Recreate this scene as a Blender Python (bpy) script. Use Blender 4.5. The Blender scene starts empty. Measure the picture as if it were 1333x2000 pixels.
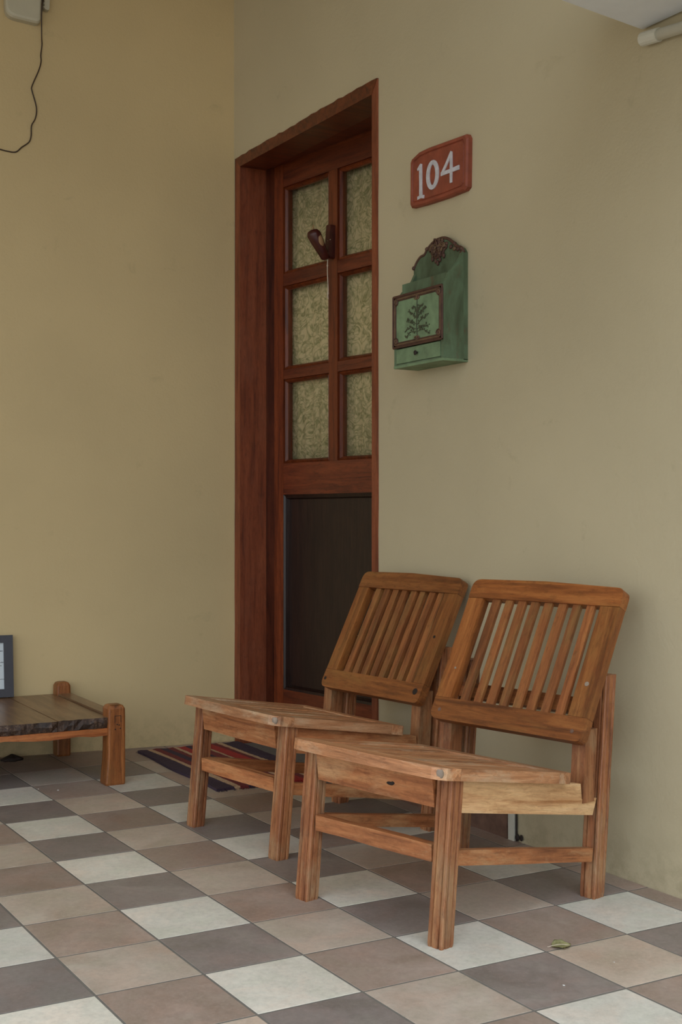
import bpy, bmesh, math, random
from mathutils import Vector, Matrix
random.seed(7)
sc = bpy.context.scene
COL = sc.collection
rad = math.radians

# ---------------------------------------------------------------- camera
YAW = 0.4989
cam_d = bpy.data.cameras.new('camera')
cam = bpy.data.objects.new('camera', cam_d)
COL.objects.link(cam)
cam.location = (-1.1285, -3.3474, 0.7972)
cam.rotation_euler = (math.pi / 2, 0, -YAW)
cam_d.sensor_fit = 'HORIZONTAL'
cam_d.sensor_width = 24.0
cam_d.lens = 2413.1 / 1333 * 24.0
cam_d.shift_x = 137.7 / 1333
cam_d.shift_y = 9.54 / 1333
cam_d.clip_start = 0.05
sc.camera = cam

# ---------------------------------------------------------------- world / light / exposure
world = bpy.data.worlds.new('sky')
sc.world = world
world.use_nodes = True
wn = world.node_tree
wn.nodes.clear()
w_out = wn.nodes.new('ShaderNodeOutputWorld')
w_bg = wn.nodes.new('ShaderNodeBackground')
w_tc = wn.nodes.new('ShaderNodeTexCoord')
w_sep = wn.nodes.new('ShaderNodeSeparateXYZ')
w_ramp = wn.nodes.new('ShaderNodeValToRGB')
wn.links.new(w_tc.outputs['Generated'], w_sep.inputs[0])
wn.links.new(w_sep.outputs['Z'], w_ramp.inputs['Fac'])
wn.links.new(w_ramp.outputs['Color'], w_bg.inputs['Color'])
wn.links.new(w_bg.outputs[0], w_out.inputs['Surface'])
w_ramp.color_ramp.elements[0].position = 0.0
w_ramp.color_ramp.elements[0].color = (0.66, 0.69, 0.72, 1)
w_ramp.color_ramp.elements[1].position = 0.75
w_ramp.color_ramp.elements[1].color = (1.18, 1.31, 1.48, 1)
w_bg.inputs['Strength'].default_value = 2.1

sc.view_settings.view_transform = 'Standard'
sc.view_settings.look = 'None'
sc.view_settings.gamma = 1.0
sc.view_settings.use_curve_mapping = False
sc.view_settings.exposure = 0.0


# ---------------------------------------------------------------- materials
def srgb(r, g, b):
    def f(c):
        c /= 255.0
        return c / 12.92 if c <= 0.04045 else ((c + 0.055) / 1.055) ** 2.4
    return (f(r), f(g), f(b), 1.0)


class NT:
    def __init__(self, name):
        self.m = bpy.data.materials.new(name)
        self.m.use_nodes = True
        self.t = self.m.node_tree
        self.t.nodes.clear()
        self.out = self.n('ShaderNodeOutputMaterial')
        self.b = self.n('ShaderNodeBsdfPrincipled')
        self.l(self.b.outputs[0], self.out.inputs['Surface'])

    def n(self, typ, **kw):
        nd = self.t.nodes.new(typ)
        for k, v in kw.items():
            setattr(nd, k, v)
        return nd

    def l(self, a, b):
        self.t.links.new(a, b)

    def coords(self, scale=(1, 1, 1), rnd=True):
        tc = self.n('ShaderNodeTexCoord')
        mp = self.n('ShaderNodeMapping')
        mp.inputs['Scale'].default_value = scale
        if rnd:
            oi = self.n('ShaderNodeObjectInfo')
            ml = self.n('ShaderNodeMath', operation='MULTIPLY')
            ml.inputs[1].default_value = 37.0
            self.l(oi.outputs['Random'], ml.inputs[0])
            ad = self.n('ShaderNodeVectorMath', operation='ADD')
            self.l(tc.outputs['Object'], ad.inputs[0])
            self.l(ml.outputs[0], ad.inputs[1])
            self.l(ad.outputs[0], mp.inputs['Vector'])
        else:
            self.l(tc.outputs['Object'], mp.inputs['Vector'])
        return mp.outputs[0]

    def noise(self, vec, scale, detail=4, rough=0.55, dist=0.0):
        nz = self.n('ShaderNodeTexNoise')
        nz.inputs['Scale'].default_value = scale
        nz.inputs['Detail'].default_value = detail
        nz.inputs['Roughness'].default_value = rough
        nz.inputs['Distortion'].default_value = dist
        self.l(vec, nz.inputs['Vector'])
        return nz.outputs['Fac']

    def ramp(self, fac, stops):
        r = self.n('ShaderNodeValToRGB')
        el = r.color_ramp.elements
        while len(el) < len(stops):
            el.new(0.5)
        for e, (p, c) in zip(el, stops):
            e.position = p
            e.color = c if len(c) == 4 else (*c, 1)
        self.l(fac, r.inputs['Fac'])
        return r.outputs['Color']

    def mix(self, fac, a, b, mode='MIX'):
        mx = self.n('ShaderNodeMix', data_type='RGBA', blend_type=mode)
        for v, s in ((fac, mx.inputs[0]), (a, mx.inputs[6]), (b, mx.inputs[7])):
            if hasattr(v, 'links'):
                self.l(v, s)
            else:
                s.default_value = v
        return mx.outputs[2]

    def bump(self, h, strength, dist=0.002, prev=None):
        bp = self.n('ShaderNodeBump')
        bp.inputs['Strength'].default_value = strength
        bp.inputs['Distance'].default_value = dist
        self.l(h, bp.inputs['Height'])
        if prev is not None:
            self.l(prev, bp.inputs['Normal'])
        return bp.outputs['Normal']


G0 = (0, 0, 0, 1)
G1 = (1, 1, 1, 1)


def wood(name, dark, mid, light, worn=None, worn_amt=0.5, rough=0.5, axis='X', fine=1.0, spots=0.0):
    k = NT(name)
    sc_ = {'X': (1, 14, 14), 'Z': (14, 14, 1), 'Y': (14, 1, 14)}[axis]
    v = k.coords(sc_)
    g = k.noise(v, 3.2 * fine, 6, 0.62, 0.6)
    c = k.ramp(g, [(0.28, dark), (0.5, mid), (0.74, light)])
    sc2 = tuple(1 if s == 1 else 3 for s in sc_)
    v2 = k.coords(sc2)
    if worn is not None:
        w = k.noise(v2, 5.5, 5, 0.65, 0.3)
        wf = k.ramp(w, [(0.5, G0), (0.66, (worn_amt,) * 3 + (1,))])
        c = k.mix(wf, c, worn)
    d = k.noise(v2, 26, 4, 0.7)
    df = k.ramp(d, [(0.56, G0), (0.74, (0.55,) * 3 + (1,))])
    c = k.mix(df, c, dark)
    v3 = k.coords(tuple(6 if s == 1 else 60 for s in sc_))
    fg = k.noise(v3, 3.5, 4, 0.75, 0.8)
    c = k.mix(0.75, c, k.ramp(fg, [(0.32, (0.62, 0.58, 0.54, 1)), (0.52, (0.96, 0.96, 0.96, 1)), (0.72, (1.16, 1.17, 1.18, 1))]), 'MULTIPLY')
    gq = k.noise(k.coords(tuple(1 if s == 1 else 2.2 for s in sc_)), 34, 6, 0.75, 0.5)
    c = k.mix(k.ramp(gq, [(0.56, G0), (0.68, (0.42,) * 3 + (1,))]), c, dark)
    if worn is not None:
        c = k.mix(k.ramp(gq, [(0.30, (0.45 * worn_amt,) * 3 + (1,)), (0.44, G0)]), c, worn)
    oi = k.n('ShaderNodeObjectInfo')
    rv = k.ramp(oi.outputs['Random'], [(0, (0.80, 0.80, 0.80, 1)), (0.5, (0.97, 0.95, 0.93, 1)), (1, (1.12, 1.08, 1.05, 1))])
    c = k.mix(1.0, c, rv, 'MULTIPLY')
    k.l(c, k.b.inputs['Base Color'])
    k.b.inputs['Roughness'].default_value = rough
    k.l(k.bump(g, 0.3, 0.0015, k.bump(fg, 0.35, 0.0008)), k.b.inputs['Normal'])
    return k.m


def plain(name, col, rough=0.6, metal=0.0, var=0.12, scale=20, bump=0.0, spec=0.5):
    k = NT(name)
    v = k.coords()
    nz = k.noise(v, scale, 5, 0.6)
    lo = tuple(c * (1 - var) for c in col[:3]) + (1,)
    hi = tuple(min(1, c * (1 + var)) for c in col[:3]) + (1,)
    k.l(k.ramp(nz, [(0.3, lo), (0.7, hi)]), k.b.inputs['Base Color'])
    k.b.inputs['Roughness'].default_value = rough
    k.b.inputs['Metallic'].default_value = metal
    k.b.inputs['Specular IOR Level'].default_value = spec
    if bump:
        k.l(k.bump(nz, bump, 0.002), k.b.inputs['Normal'])
    return k.m


def wall_mat(name, base, stain):
    k = NT(name)
    v = k.coords(rnd=False)
    big = k.noise(v, 1.3, 4, 0.55)
    lo = tuple(c * 0.92 for c in base[:3]) + (1,)
    hi = tuple(c * 1.06 for c in base[:3]) + (1,)
    c = k.ramp(big, [(0.3, lo), (0.7, hi)])
    st = k.noise(v, 9.0, 6, 0.7, 0.4)
    sf = k.ramp(st, [(0.62, G0), (0.80, (0.35,) * 3 + (1,))])
    c = k.mix(sf, c, stain)
    # scuffs and splash dirt low on the plaster
    tc = k.n('ShaderNodeTexCoord')
    sp = k.n('ShaderNodeSeparateXYZ')
    k.l(tc.outputs['Object'], sp.inputs[0])
    mr = k.n('ShaderNodeMapRange')
    mr.inputs['From Min'].default_value = 0.0
    mr.inputs['From Max'].default_value = 0.14
    mr.inputs['To Min'].default_value = 0.38
    mr.inputs['To Max'].default_value = 0.0
    k.l(sp.outputs['Z'], mr.inputs['Value'])
    dn = k.noise(v, 24, 5, 0.7)
    dm = k.n('ShaderNodeMath', operation='MULTIPLY')
    k.l(mr.outputs[0], dm.inputs[0])
    k.l(k.ramp(dn, [(0.42, G0), (0.62, G1)]), dm.inputs[1])
    c = k.mix(dm.outputs[0], c, stain)
    k.l(c, k.b.inputs['Base Color'])
    k.b.inputs['Roughness'].default_value = 0.62
    k.b.inputs['Specular IOR Level'].default_value = 0.35
    fine = k.noise(v, 120, 3, 0.6)
    med = k.noise(v, 28, 3, 0.5)
    k.l(k.bump(fine, 0.30, 0.0022, k.bump(med, 0.25, 0.003)), k.b.inputs['Normal'])
    return k.m


def tile_mat(name, c0, c1, c2):
    k = NT(name)
    v = k.coords()
    n1 = k.noise(v, 6, 5, 0.6, 0.8)
    c = k.ramp(n1, [(0.3, c0), (0.5, c1), (0.72, c2)])
    n2 = k.noise(v, 150, 3, 0.7)
    c = k.mix(k.ramp(n2, [(0.5, G0), (0.7, (0.5,) * 3 + (1,))]), c, c2)
    n3 = k.noise(v, 11, 4, 0.6, 0.5)
    c = k.mix(1.0, c, k.ramp(n3, [(0.34, (0.95, 0.98, 0.95, 1)), (0.5, (0.99, 0.99, 0.99, 1)), (0.66, (1.06, 1.0, 0.98, 1))]), 'MULTIPLY')
    n4 = k.noise(v, 70, 5, 0.75)
    c = k.mix(1.0, c, k.ramp(n4, [(0.32, (0.88, 0.88, 0.88, 1)), (0.5, G1), (0.68, (1.08, 1.08, 1.08, 1))]), 'MULTIPLY')
    oi = k.n('ShaderNodeObjectInfo')
    rv = k.ramp(oi.outputs['Random'], [(0, (0.88, 0.88, 0.89, 1)), (1, (1.08, 1.06, 1.04, 1))])
    c = k.mix(1.0, c, rv, 'MULTIPLY')
    k.l(c, k.b.inputs['Base Color'])
    rr = k.ramp(n1, [(0.3, (0.42,) * 3 + (1,)), (0.7, (0.60,) * 3 + (1,))])
    k.l(rr, k.b.inputs['Roughness'])
    k.b.inputs['Specular IOR Level'].default_value = 0.4
    k.l(k.bump(n2, 0.15, 0.001), k.b.inputs['Normal'])
    return k.m


M = {}
M['wall_r'] = wall_mat('plaster_beige', srgb(190, 178, 146), srgb(132, 122, 92))
M['wall_l'] = wall_mat('plaster_olive', srgb(199, 177, 131), srgb(138, 128, 94))
M['tile_white'] = tile_mat('tile_pale', srgb(202, 198, 184), srgb(214, 210, 197), srgb(224, 221, 208))
M['tile_dark'] = tile_mat('tile_charcoal', srgb(124, 115, 108), srgb(136, 126, 120), srgb(150, 140, 132))
M['tile_beige'] = tile_mat('tile_sand', srgb(176, 159, 142), srgb(188, 173, 157), srgb(198, 186, 170))
M['tile_brown'] = tile_mat('tile_rose_brown', srgb(146, 128, 114), srgb(158, 140, 127), srgb(170, 154, 142))
M['grout'] = plain('grout', srgb(112, 108, 100), 0.9, bump=0.4, scale=60)
M['seat_w'] = wood('wood_weathered_seat', srgb(124, 80, 50), srgb(186, 130, 88), srgb(212, 168, 126), srgb(198, 172, 140), 0.8, 0.5)
M['apron_w'] = wood('wood_pale_lit_apron', srgb(180, 124, 76), srgb(230, 186, 134), srgb(240, 206, 160), srgb(222, 168, 122), 0.6, 0.5)  # paler wood, with daylight from the open side put into the colour
M['frame_w'] = wood('wood_weathered_frame', srgb(118, 68, 40), srgb(182, 116, 70), srgb(208, 154, 104), srgb(204, 160, 114), 0.75, 0.5)
M['leg_w'] = wood('wood_weathered_leg', srgb(96, 56, 32), srgb(156, 98, 60), srgb(188, 136, 90), srgb(168, 138, 102), 0.7, 0.5, axis='Z')
M['back_w'] = wood('wood_varnished_back', srgb(84, 44, 18), srgb(140, 82, 38), srgb(168, 108, 56), srgb(146, 104, 52), 0.5, 0.42)
M['slat_w'] = wood('wood_varnished_slat', srgb(84, 46, 22), srgb(138, 82, 44), srgb(166, 108, 60), srgb(134, 106, 60), 0.5, 0.45)
M['door_w'] = wood('wood_red_door', srgb(58, 22, 10), srgb(112, 52, 26), srgb(134, 68, 36), srgb(100, 50, 28), 0.5, 0.38)
M['door_wz'] = wood('wood_red_door_upright', srgb(62, 24, 10), srgb(120, 56, 24), srgb(142, 72, 36), srgb(110, 54, 28), 0.5, 0.38, axis='Z')
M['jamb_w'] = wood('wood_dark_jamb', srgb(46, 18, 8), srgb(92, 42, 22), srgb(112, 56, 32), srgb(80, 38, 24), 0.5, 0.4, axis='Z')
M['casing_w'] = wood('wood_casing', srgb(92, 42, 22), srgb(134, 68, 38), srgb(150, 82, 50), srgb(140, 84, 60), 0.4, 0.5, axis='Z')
M['panel_d'] = wood('panel_dark_stain', srgb(30, 17, 13), srgb(44, 27, 21), srgb(58, 36, 26), srgb(60, 40, 30), 0.3, 0.34, axis='Z', fine=2)
M['bench_w'] = wood('wood_bench_orange', srgb(72, 38, 16), srgb(142, 84, 40), srgb(174, 114, 62), srgb(120, 84, 46), 0.5, 0.4, axis='Z')
M['bench_rail'] = wood('wood_bench_rail', srgb(106, 54, 22), srgb(172, 98, 48), srgb(194, 124, 68), srgb(180, 122, 74), 0.5, 0.4)
M['bench_top'] = wood('wood_bench_planks', srgb(84, 62, 42), srgb(128, 98, 70), srgb(150, 120, 90), srgb(104, 78, 56), 0.5, 0.3)
M['bench_edge'] = wood('wood_bench_rough_edge', srgb(30, 20, 14), srgb(66, 46, 34), srgb(120, 98, 78), srgb(38, 30, 26), 0.8, 0.6, fine=3)
M['sign_r'] = plain('terracotta_paint', srgb(138, 68, 46), 0.6, var=0.22, scale=30, bump=0.4)
M['sign_rd'] = plain('terracotta_rim', srgb(116, 54, 40), 0.65, var=0.25, scale=34, bump=0.5)
M['white_p'] = plain('white_brush_paint', srgb(196, 194, 198), 0.6, var=0.15, scale=60)
M['string'] = plain('white_string', srgb(205, 192, 170), 0.9)
M['knock'] = plain('dark_red_wood', srgb(72, 28, 22), 0.35, var=0.3, scale=25)
M['knock_l'] = plain('pale_wood_hollow', srgb(170, 132, 92), 0.6)
M['plastic'] = plain('grey_plastic', srgb(186, 180, 156), 0.45, var=0.04)
M['plastic_d'] = plain('darker_plastic', srgb(120, 112, 88), 0.6)  # darker grey plastic for the box clips
M['cable'] = plain('brown_cable', srgb(56, 38, 22), 0.5)
M['white_slab'] = plain('white_painted_concrete', srgb(226, 230, 232), 0.7, var=0.03)
M['pvc'] = plain('cream_pipe', srgb(206, 204, 188), 0.5, var=0.07, scale=9)
M['black'] = plain('black_frame', srgb(38, 36, 44), 0.42, var=0.15, scale=40)
M['paper'] = plain('paper', srgb(200, 208, 210), 0.7, var=0.02)
M['ink'] = plain('ink', srgb(50, 55, 60), 0.7)
M['board_brown'] = plain('brown_slab', srgb(112, 84, 68), 0.8, var=0.3, scale=26, bump=0.5)
M['leaf'] = plain('dry_leaf_green', srgb(176, 172, 122), 0.6, var=0.3, scale=50)
M['leaf_b'] = plain('dry_leaf_brown', srgb(46, 34, 24), 0.7, var=0.3, scale=50)
M['fleck'] = plain('lime_fleck', srgb(214, 212, 206), 0.8)
M['roof'] = plain('roof_underside', srgb(186, 172, 140), 0.8)
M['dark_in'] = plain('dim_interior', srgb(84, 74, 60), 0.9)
M['pothole'] = plain('knot_dark', srgb(34, 24, 18), 0.7)
M['worn_grey'] = plain('bare_grey_wood', srgb(138, 122, 106), 0.7, var=0.3, scale=60)


def green_mat():
    k = NT('green_distressed_paint')
    v = k.coords((1, 1, 0.45))
    n1 = k.noise(v, 14, 5, 0.65, 0.5)
    c = k.ramp(n1, [(0.28, srgb(60, 72, 48)), (0.5, srgb(82, 100, 74)), (0.72, srgb(100, 126, 98))])
    n2 = k.noise(v, 30, 5, 0.7)
    c = k.mix(k.ramp(n2, [(0.60, G0), (0.74, (0.6,) * 3 + (1,))]), c, srgb(96, 66, 46))
    k.l(c, k.b.inputs['Base Color'])
    k.b.inputs['Roughness'].default_value = 0.6
    k.l(k.bump(n1, 0.3, 0.001), k.b.inputs['Normal'])
    return k.m


M['green'] = green_mat()
M['green_l'] = plain('green_panel_paint', srgb(112, 136, 102), 0.6, var=0.3, scale=22, bump=0.2)
M['carved'] = plain('carved_brown', srgb(78, 50, 38), 0.6, var=0.35, scale=60, bump=0.5)
M['carved_l'] = plain('carved_brown_worn', srgb(108, 84, 60), 0.6, var=0.3, scale=60)


def curtain_mat():
    k = NT('curtain_leaf_print')
    v = k.coords(rnd=False)
    a = k.noise(v, 9, 2, 0.5)
    vm = k.n('ShaderNodeVectorMath', operation='SCALE')
    vm.inputs['Scale'].default_value = 1.0
    wv = k.n('ShaderNodeTexNoise')
    wv.inputs['Scale'].default_value = 15
    wv.inputs['Detail'].default_value = 1.5
    wv.inputs['Distortion'].default_value = 3.2
    k.l(v, wv.inputs['Vector'])
    vo = k.n('ShaderNodeTexVoronoi', feature='DISTANCE_TO_EDGE')
    vo.inputs['Scale'].default_value = 24
    ad = k.n('ShaderNodeVectorMath', operation='ADD')
    ml = k.n('ShaderNodeVectorMath', operation='SCALE')
    ml.inputs['Scale'].default_value = 0.05
    k.l(wv.outputs['Color'], ml.inputs[0])
    k.l(v, ad.inputs[0])
    k.l(ml.outputs[0], ad.inputs[1])
    k.l(ad.outputs[0], vo.inputs['Vector'])
    f1 = k.ramp(wv.outputs['Fac'], [(0.40, G0), (0.48, G1), (0.52, G1), (0.60, G0)])
    f2 = k.ramp(vo.outputs['Distance'], [(0.02, G1), (0.10, G0)])
    c = k.mix(f1, srgb(218, 208, 170), srgb(150, 150, 112))
    c = k.mix(0.4, c, k.mix(f2, srgb(212, 206, 170), srgb(142, 150, 108)))
    k.l(c, k.b.inputs['Base Color'])
    k.b.inputs['Roughness'].default_value = 0.9
    k.b.inputs['Specular IOR Level'].default_value = 0.1
    return k.m


M['curtain'] = curtain_mat()


def glass_mat():
    k = NT('window_glass')
    tr = k.n('ShaderNodeBsdfTransparent')
    tr.inputs[0].default_value = (0.96, 0.94, 0.90, 1)
    gl = k.n('ShaderNodeBsdfGlossy')
    gl.inputs['Roughness'].default_value = 0.12
    fr = k.n('ShaderNodeFresnel')
    fr.inputs['IOR'].default_value = 1.45
    ms = k.n('ShaderNodeMixShader')
    ge = k.n('ShaderNodeNewGeometry')
    iv = k.n('ShaderNodeMath', operation='SUBTRACT')
    iv.inputs[0].default_value = 1.0
    k.l(ge.outputs['Backfacing'], iv.inputs[1])
    fm = k.n('ShaderNodeMath', operation='MULTIPLY')
    k.l(fr.outputs[0], fm.inputs[0])
    k.l(iv.outputs[0], fm.inputs[1])
    k.l(fm.outputs[0], ms.inputs[0])
    k.l(tr.outputs[0], ms.inputs[1])
    k.l(gl.outputs[0], ms.inputs[2])
    k.l(ms.outputs[0], k.out.inputs['Surface'])
    return k.m


M['glass'] = glass_mat()


def rug_mat():
    k = NT('rug_stripes')
    tc = k.n('ShaderNodeTexCoord')
    sp = k.n('ShaderNodeSeparateXYZ')
    v = k.coords(rnd=False)
    nz = k.noise(v, 60, 3, 0.6)
    k.l(tc.outputs['Object'], sp.inputs[0])
    ma = k.n('ShaderNodeMath', operation='MULTIPLY_ADD')
    ma.inputs[1].default_value = 0.006
    k.l(nz, ma.inputs[0])
    k.l(sp.outputs['X'], ma.inputs[2])
    mr = k.n('ShaderNodeMapRange')
    mr.inputs['From Min'].default_value = 0.003
    mr.inputs['From Max'].default_value = 0.373
    k.l(ma.outputs[0], mr.inputs['Value'])
    navy, cream, maroon, red = srgb(66, 50, 66), srgb(205, 172, 136), srgb(124, 50, 48), srgb(172, 50, 42)
    st = [(0.0, navy), (0.10, cream), (0.15, maroon), (0.22, navy), (0.29, maroon), (0.35, cream), (0.39, red),
          (0.47, navy), (0.52, maroon), (0.60, cream), (0.635, red), (0.74, maroon), (0.80, cream), (0.85, navy), (0.95, navy)]
    r = k.n('ShaderNodeValToRGB')
    r.color_ramp.interpolation = 'CONSTANT'
    el = r.color_ramp.elements
    while len(el) < len(st):
        el.new(0.5)
    for e, (p, c) in zip(el, st):
        e.position = p
        e.color = c
    k.l(mr.outputs[0], r.inputs['Fac'])
    wv = k.noise(k.coords((1, 3, 1), rnd=False), 190, 2, 0.6)
    c = k.mix(k.ramp(wv, [(0.45, G0), (0.7, (0.5,) * 3 + (1,))]), r.outputs['Color'], srgb(40, 26, 28))
    k.l(c, k.b.inputs['Base Color'])
    k.b.inputs['Roughness'].default_value = 0.95
    k.l(k.bump(wv, 0.8, 0.003), k.b.inputs['Normal'])
    return k.m


M['rug'] = rug_mat()


# ---------------------------------------------------------------- mesh helpers
def empty(name, loc=(0, 0, 0), rz=0.0, label=None, cat=None, group=None, kind=None):
    o = bpy.data.objects.new(name, None)
    COL.objects.link(o)
    o.location = loc
    o.rotation_euler = (0, 0, rz)
    o.empty_display_size = 0.05
    tag(o, label, cat, group, kind)
    return o


def tag(o, label=None, cat=None, group=None, kind=None):
    for k, v in (('label', label), ('category', cat), ('group', group), ('kind', kind)):
        if v:
            o[k] = v
    return o


def link(name, bm, mat, parent=None, mw=None, bevel=0.0, smooth=False, seg=2):
    if bevel > 0:
        es = [e for e in bm.edges if len(e.link_faces) == 2 and e.calc_face_angle(0) > 0.6]
        bmesh.ops.bevel(bm, geom=es, offset=bevel, segments=seg, affect='EDGES', clamp_overlap=True)
    bmesh.ops.recalc_face_normals(bm, faces=bm.faces)
    me = bpy.data.meshes.new(name)
    bm.to_mesh(me)
    bm.free()
    mats = mat if isinstance(mat, (list, tuple)) else [mat]
    for m in mats:
        me.materials.append(M[m] if isinstance(m, str) else m)
    if smooth:
        for p in me.polygons:
            p.use_smooth = True
    o = bpy.data.objects.new(name, me)
    COL.objects.link(o)
    if parent is not None:
        o.parent = parent
    if mw is not None:
        o.matrix_local = mw
    return o


def frame(o, x, y):
    x = Vector(x).normalized()
    y = Vector(y)
    y = (y - x * y.dot(x)).normalized()
    z = x.cross(y)
    m = Matrix((x, y, z)).transposed().to_4x4()
    m.translation = Vector(o)
    return m


def add_box(bm, a, b, mi=0):
    vs = [bm.verts.new((x, y, z)) for x in (a[0], b[0]) for y in (a[1], b[1]) for z in (a[2], b[2])]
    fs = []
    for q in ((0, 1, 3, 2), (4, 6, 7, 5), (0, 4, 5, 1), (2, 3, 7, 6), (0, 2, 6, 4), (1, 5, 7, 3)):
        f = bm.faces.new([vs[i] for i in q])
        f.material_index = mi
        fs.append(f)
    return vs


def box(name, a, b, mat, parent=None, mw=None, bevel=0.0):
    bm = bmesh.new()
    add_box(bm, a, b)
    return link(name, bm, mat, parent, mw, bevel)


def add_prism(bm, pts, axis, t0, t1, mi=0):
    """pts: 2D outline; axis: extrusion axis index; the two other axes in cyclic order take the 2D coordinates"""
    def P(u, v, t):
        c = [0, 0, 0]
        c[axis] = t
        c[(axis + 1) % 3] = u
        c[(axis + 2) % 3] = v
        return c
    A = [bm.verts.new(P(u, v, t0)) for u, v in pts]
    B = [bm.verts.new(P(u, v, t1)) for u, v in pts]
    n = len(pts)
    fs = [bm.faces.new(A), bm.faces.new(B[::-1])]
    for i in range(n):
        fs.append(bm.faces.new((A[i], B[i], B[(i + 1) % n], A[(i + 1) % n])))
    for f in fs:
        f.material_index = mi
    return fs


def prism(name, pts, axis, t0, t1, mat, parent=None, mw=None, bevel=0.0):
    bm = bmesh.new()
    add_prism(bm, pts, axis, t0, t1)
    return link(name, bm, mat, parent, mw, bevel)


def bar(name, p0, p1, side, w, h, mat, parent=None, bevel=0.002, wob=0.0):
    """straight bar from p0 to p1, w across 'side', h across the third direction; local X runs along it"""
    p0, p1 = Vector(p0), Vector(p1)
    L = (p1 - p0).length
    m = frame(p0, p1 - p0, side)
    bm = bmesh.new()
    n = 4 if wob else 1
    rings = []
    for i in range(n + 1):
        dx = L * i / n
        e = [random.uniform(-wob, wob) for _ in range(4)] if 0 < i < n else [0] * 4
        rings.append([bm.verts.new((dx, sy * (w / 2 + e[0]), sz * (h / 2 + e[1]))) for sy, sz in ((-1, -1), (1, -1), (1, 1), (-1, 1))])
    bm.faces.new(rings[0])
    bm.faces.new(rings[-1][::-1])
    for a, b in zip(rings, rings[1:]):
        for i in range(4):
            bm.faces.new((a[i], b[i], b[(i + 1) % 4], a[(i + 1) % 4]))
    return link(name, bm, mat, parent, m, bevel)


def loft(bm, rings, cap=True, mi=0):
    R = [[bm.verts.new(p) for p in r] for r in rings]
    n = len(R[0])
    if cap:
        bm.faces.new(R[0]).material_index = mi
        bm.faces.new(R[-1][::-1]).material_index = mi
    for a, b in zip(R, R[1:]):
        for i in range(n):
            bm.faces.new((a[i], b[i], b[(i + 1) % n], a[(i + 1) % n])).material_index = mi


def add_tube(bm, pts, r, n=8, mi=0, cap=True):
    pts = [Vector(p) for p in pts]
    rs = r if isinstance(r, (list, tuple)) else [r] * len(pts)
    rings = []
    up = None
    for i, p in enumerate(pts):
        t = (pts[min(i + 1, len(pts) - 1)] - pts[max(i - 1, 0)])
        t.normalize()
        if up is None:
            up = t.orthogonal().normalized()
        u = (up - t * up.dot(t)).normalized()
        up = u
        w = t.cross(u)
        rings.append([p + (u * math.cos(2 * math.pi * k / n) + w * math.sin(2 * math.pi * k / n)) * rs[i] for k in range(n)])
    loft(bm, rings, cap, mi)


def smooth_path(pts, sub=5):
    P = [Vector(p) for p in pts]
    out = []
    for i in range(len(P) - 1):
        a, b, c, d = P[max(i - 1, 0)], P[i], P[i + 1], P[min(i + 2, len(P) - 1)]
        for k in range(sub):
            t = k / sub
            out.append(0.5 * ((2 * b) + (c - a) * t + (2 * a - 5 * b + 4 * c - d) * t * t + (3 * b - a - 3 * c + d) * t ** 3))
    out.append(P[-1])
    return out


def add_blob(bm, c, r, seg=8, mi=0):
    res = bmesh.ops.create_uvsphere(bm, u_segments=seg, v_segments=max(4, seg // 2 + 1), radius=1.0)
    for v in res['verts']:
        v.co = Vector((c[0] + v.co.x * r[0], c[1] + v.co.y * r[1], c[2] + v.co.z * r[2]))
        for f in v.link_faces:
            f.material_index = mi


def rounded(pts, radii, seg=5):
    """round the corners of a closed 2D outline"""
    out = []
    n = len(pts)
    for i in range(n):
        p = Vector(pts[i])
        r = radii[i]
        if r <= 0:
            out.append(tuple(p))
            continue
        a = (Vector(pts[i - 1]) - p)
        b = (Vector(pts[(i + 1) % n]) - p)
        r = min(r, a.length * 0.49, b.length * 0.49)
        p0 = p + a.normalized() * r
        p1 = p + b.normalized() * r
        for k in range(seg + 1):
            t = k / seg
            q = p0 * (1 - t) ** 2 + p * 2 * t * (1 - t) + p1 * t * t
            out.append(tuple(q))
    return out


# ---------------------------------------------------------------- setting: floor
WX = 0.859                       # plane of the right wall
LY0, LS = 0.572, -0.130          # left wall: y = LY0 + LS*(x-WX)


def lwy(x):
    return LY0 + LS * (x - WX)


def clip(poly, f):
    out = []
    n = len(poly)
    for i in range(n):
        a, b = poly[i], poly[(i + 1) % n]
        fa, fb = f(a), f(b)
        if fa >= 0:
            out.append(a)
        if (fa >= 0) != (fb >= 0):
            t = fa / (fa - fb)
            out.append((a[0] + (b[0] - a[0]) * t, a[1] + (b[1] - a[1]) * t))
    return out


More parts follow.
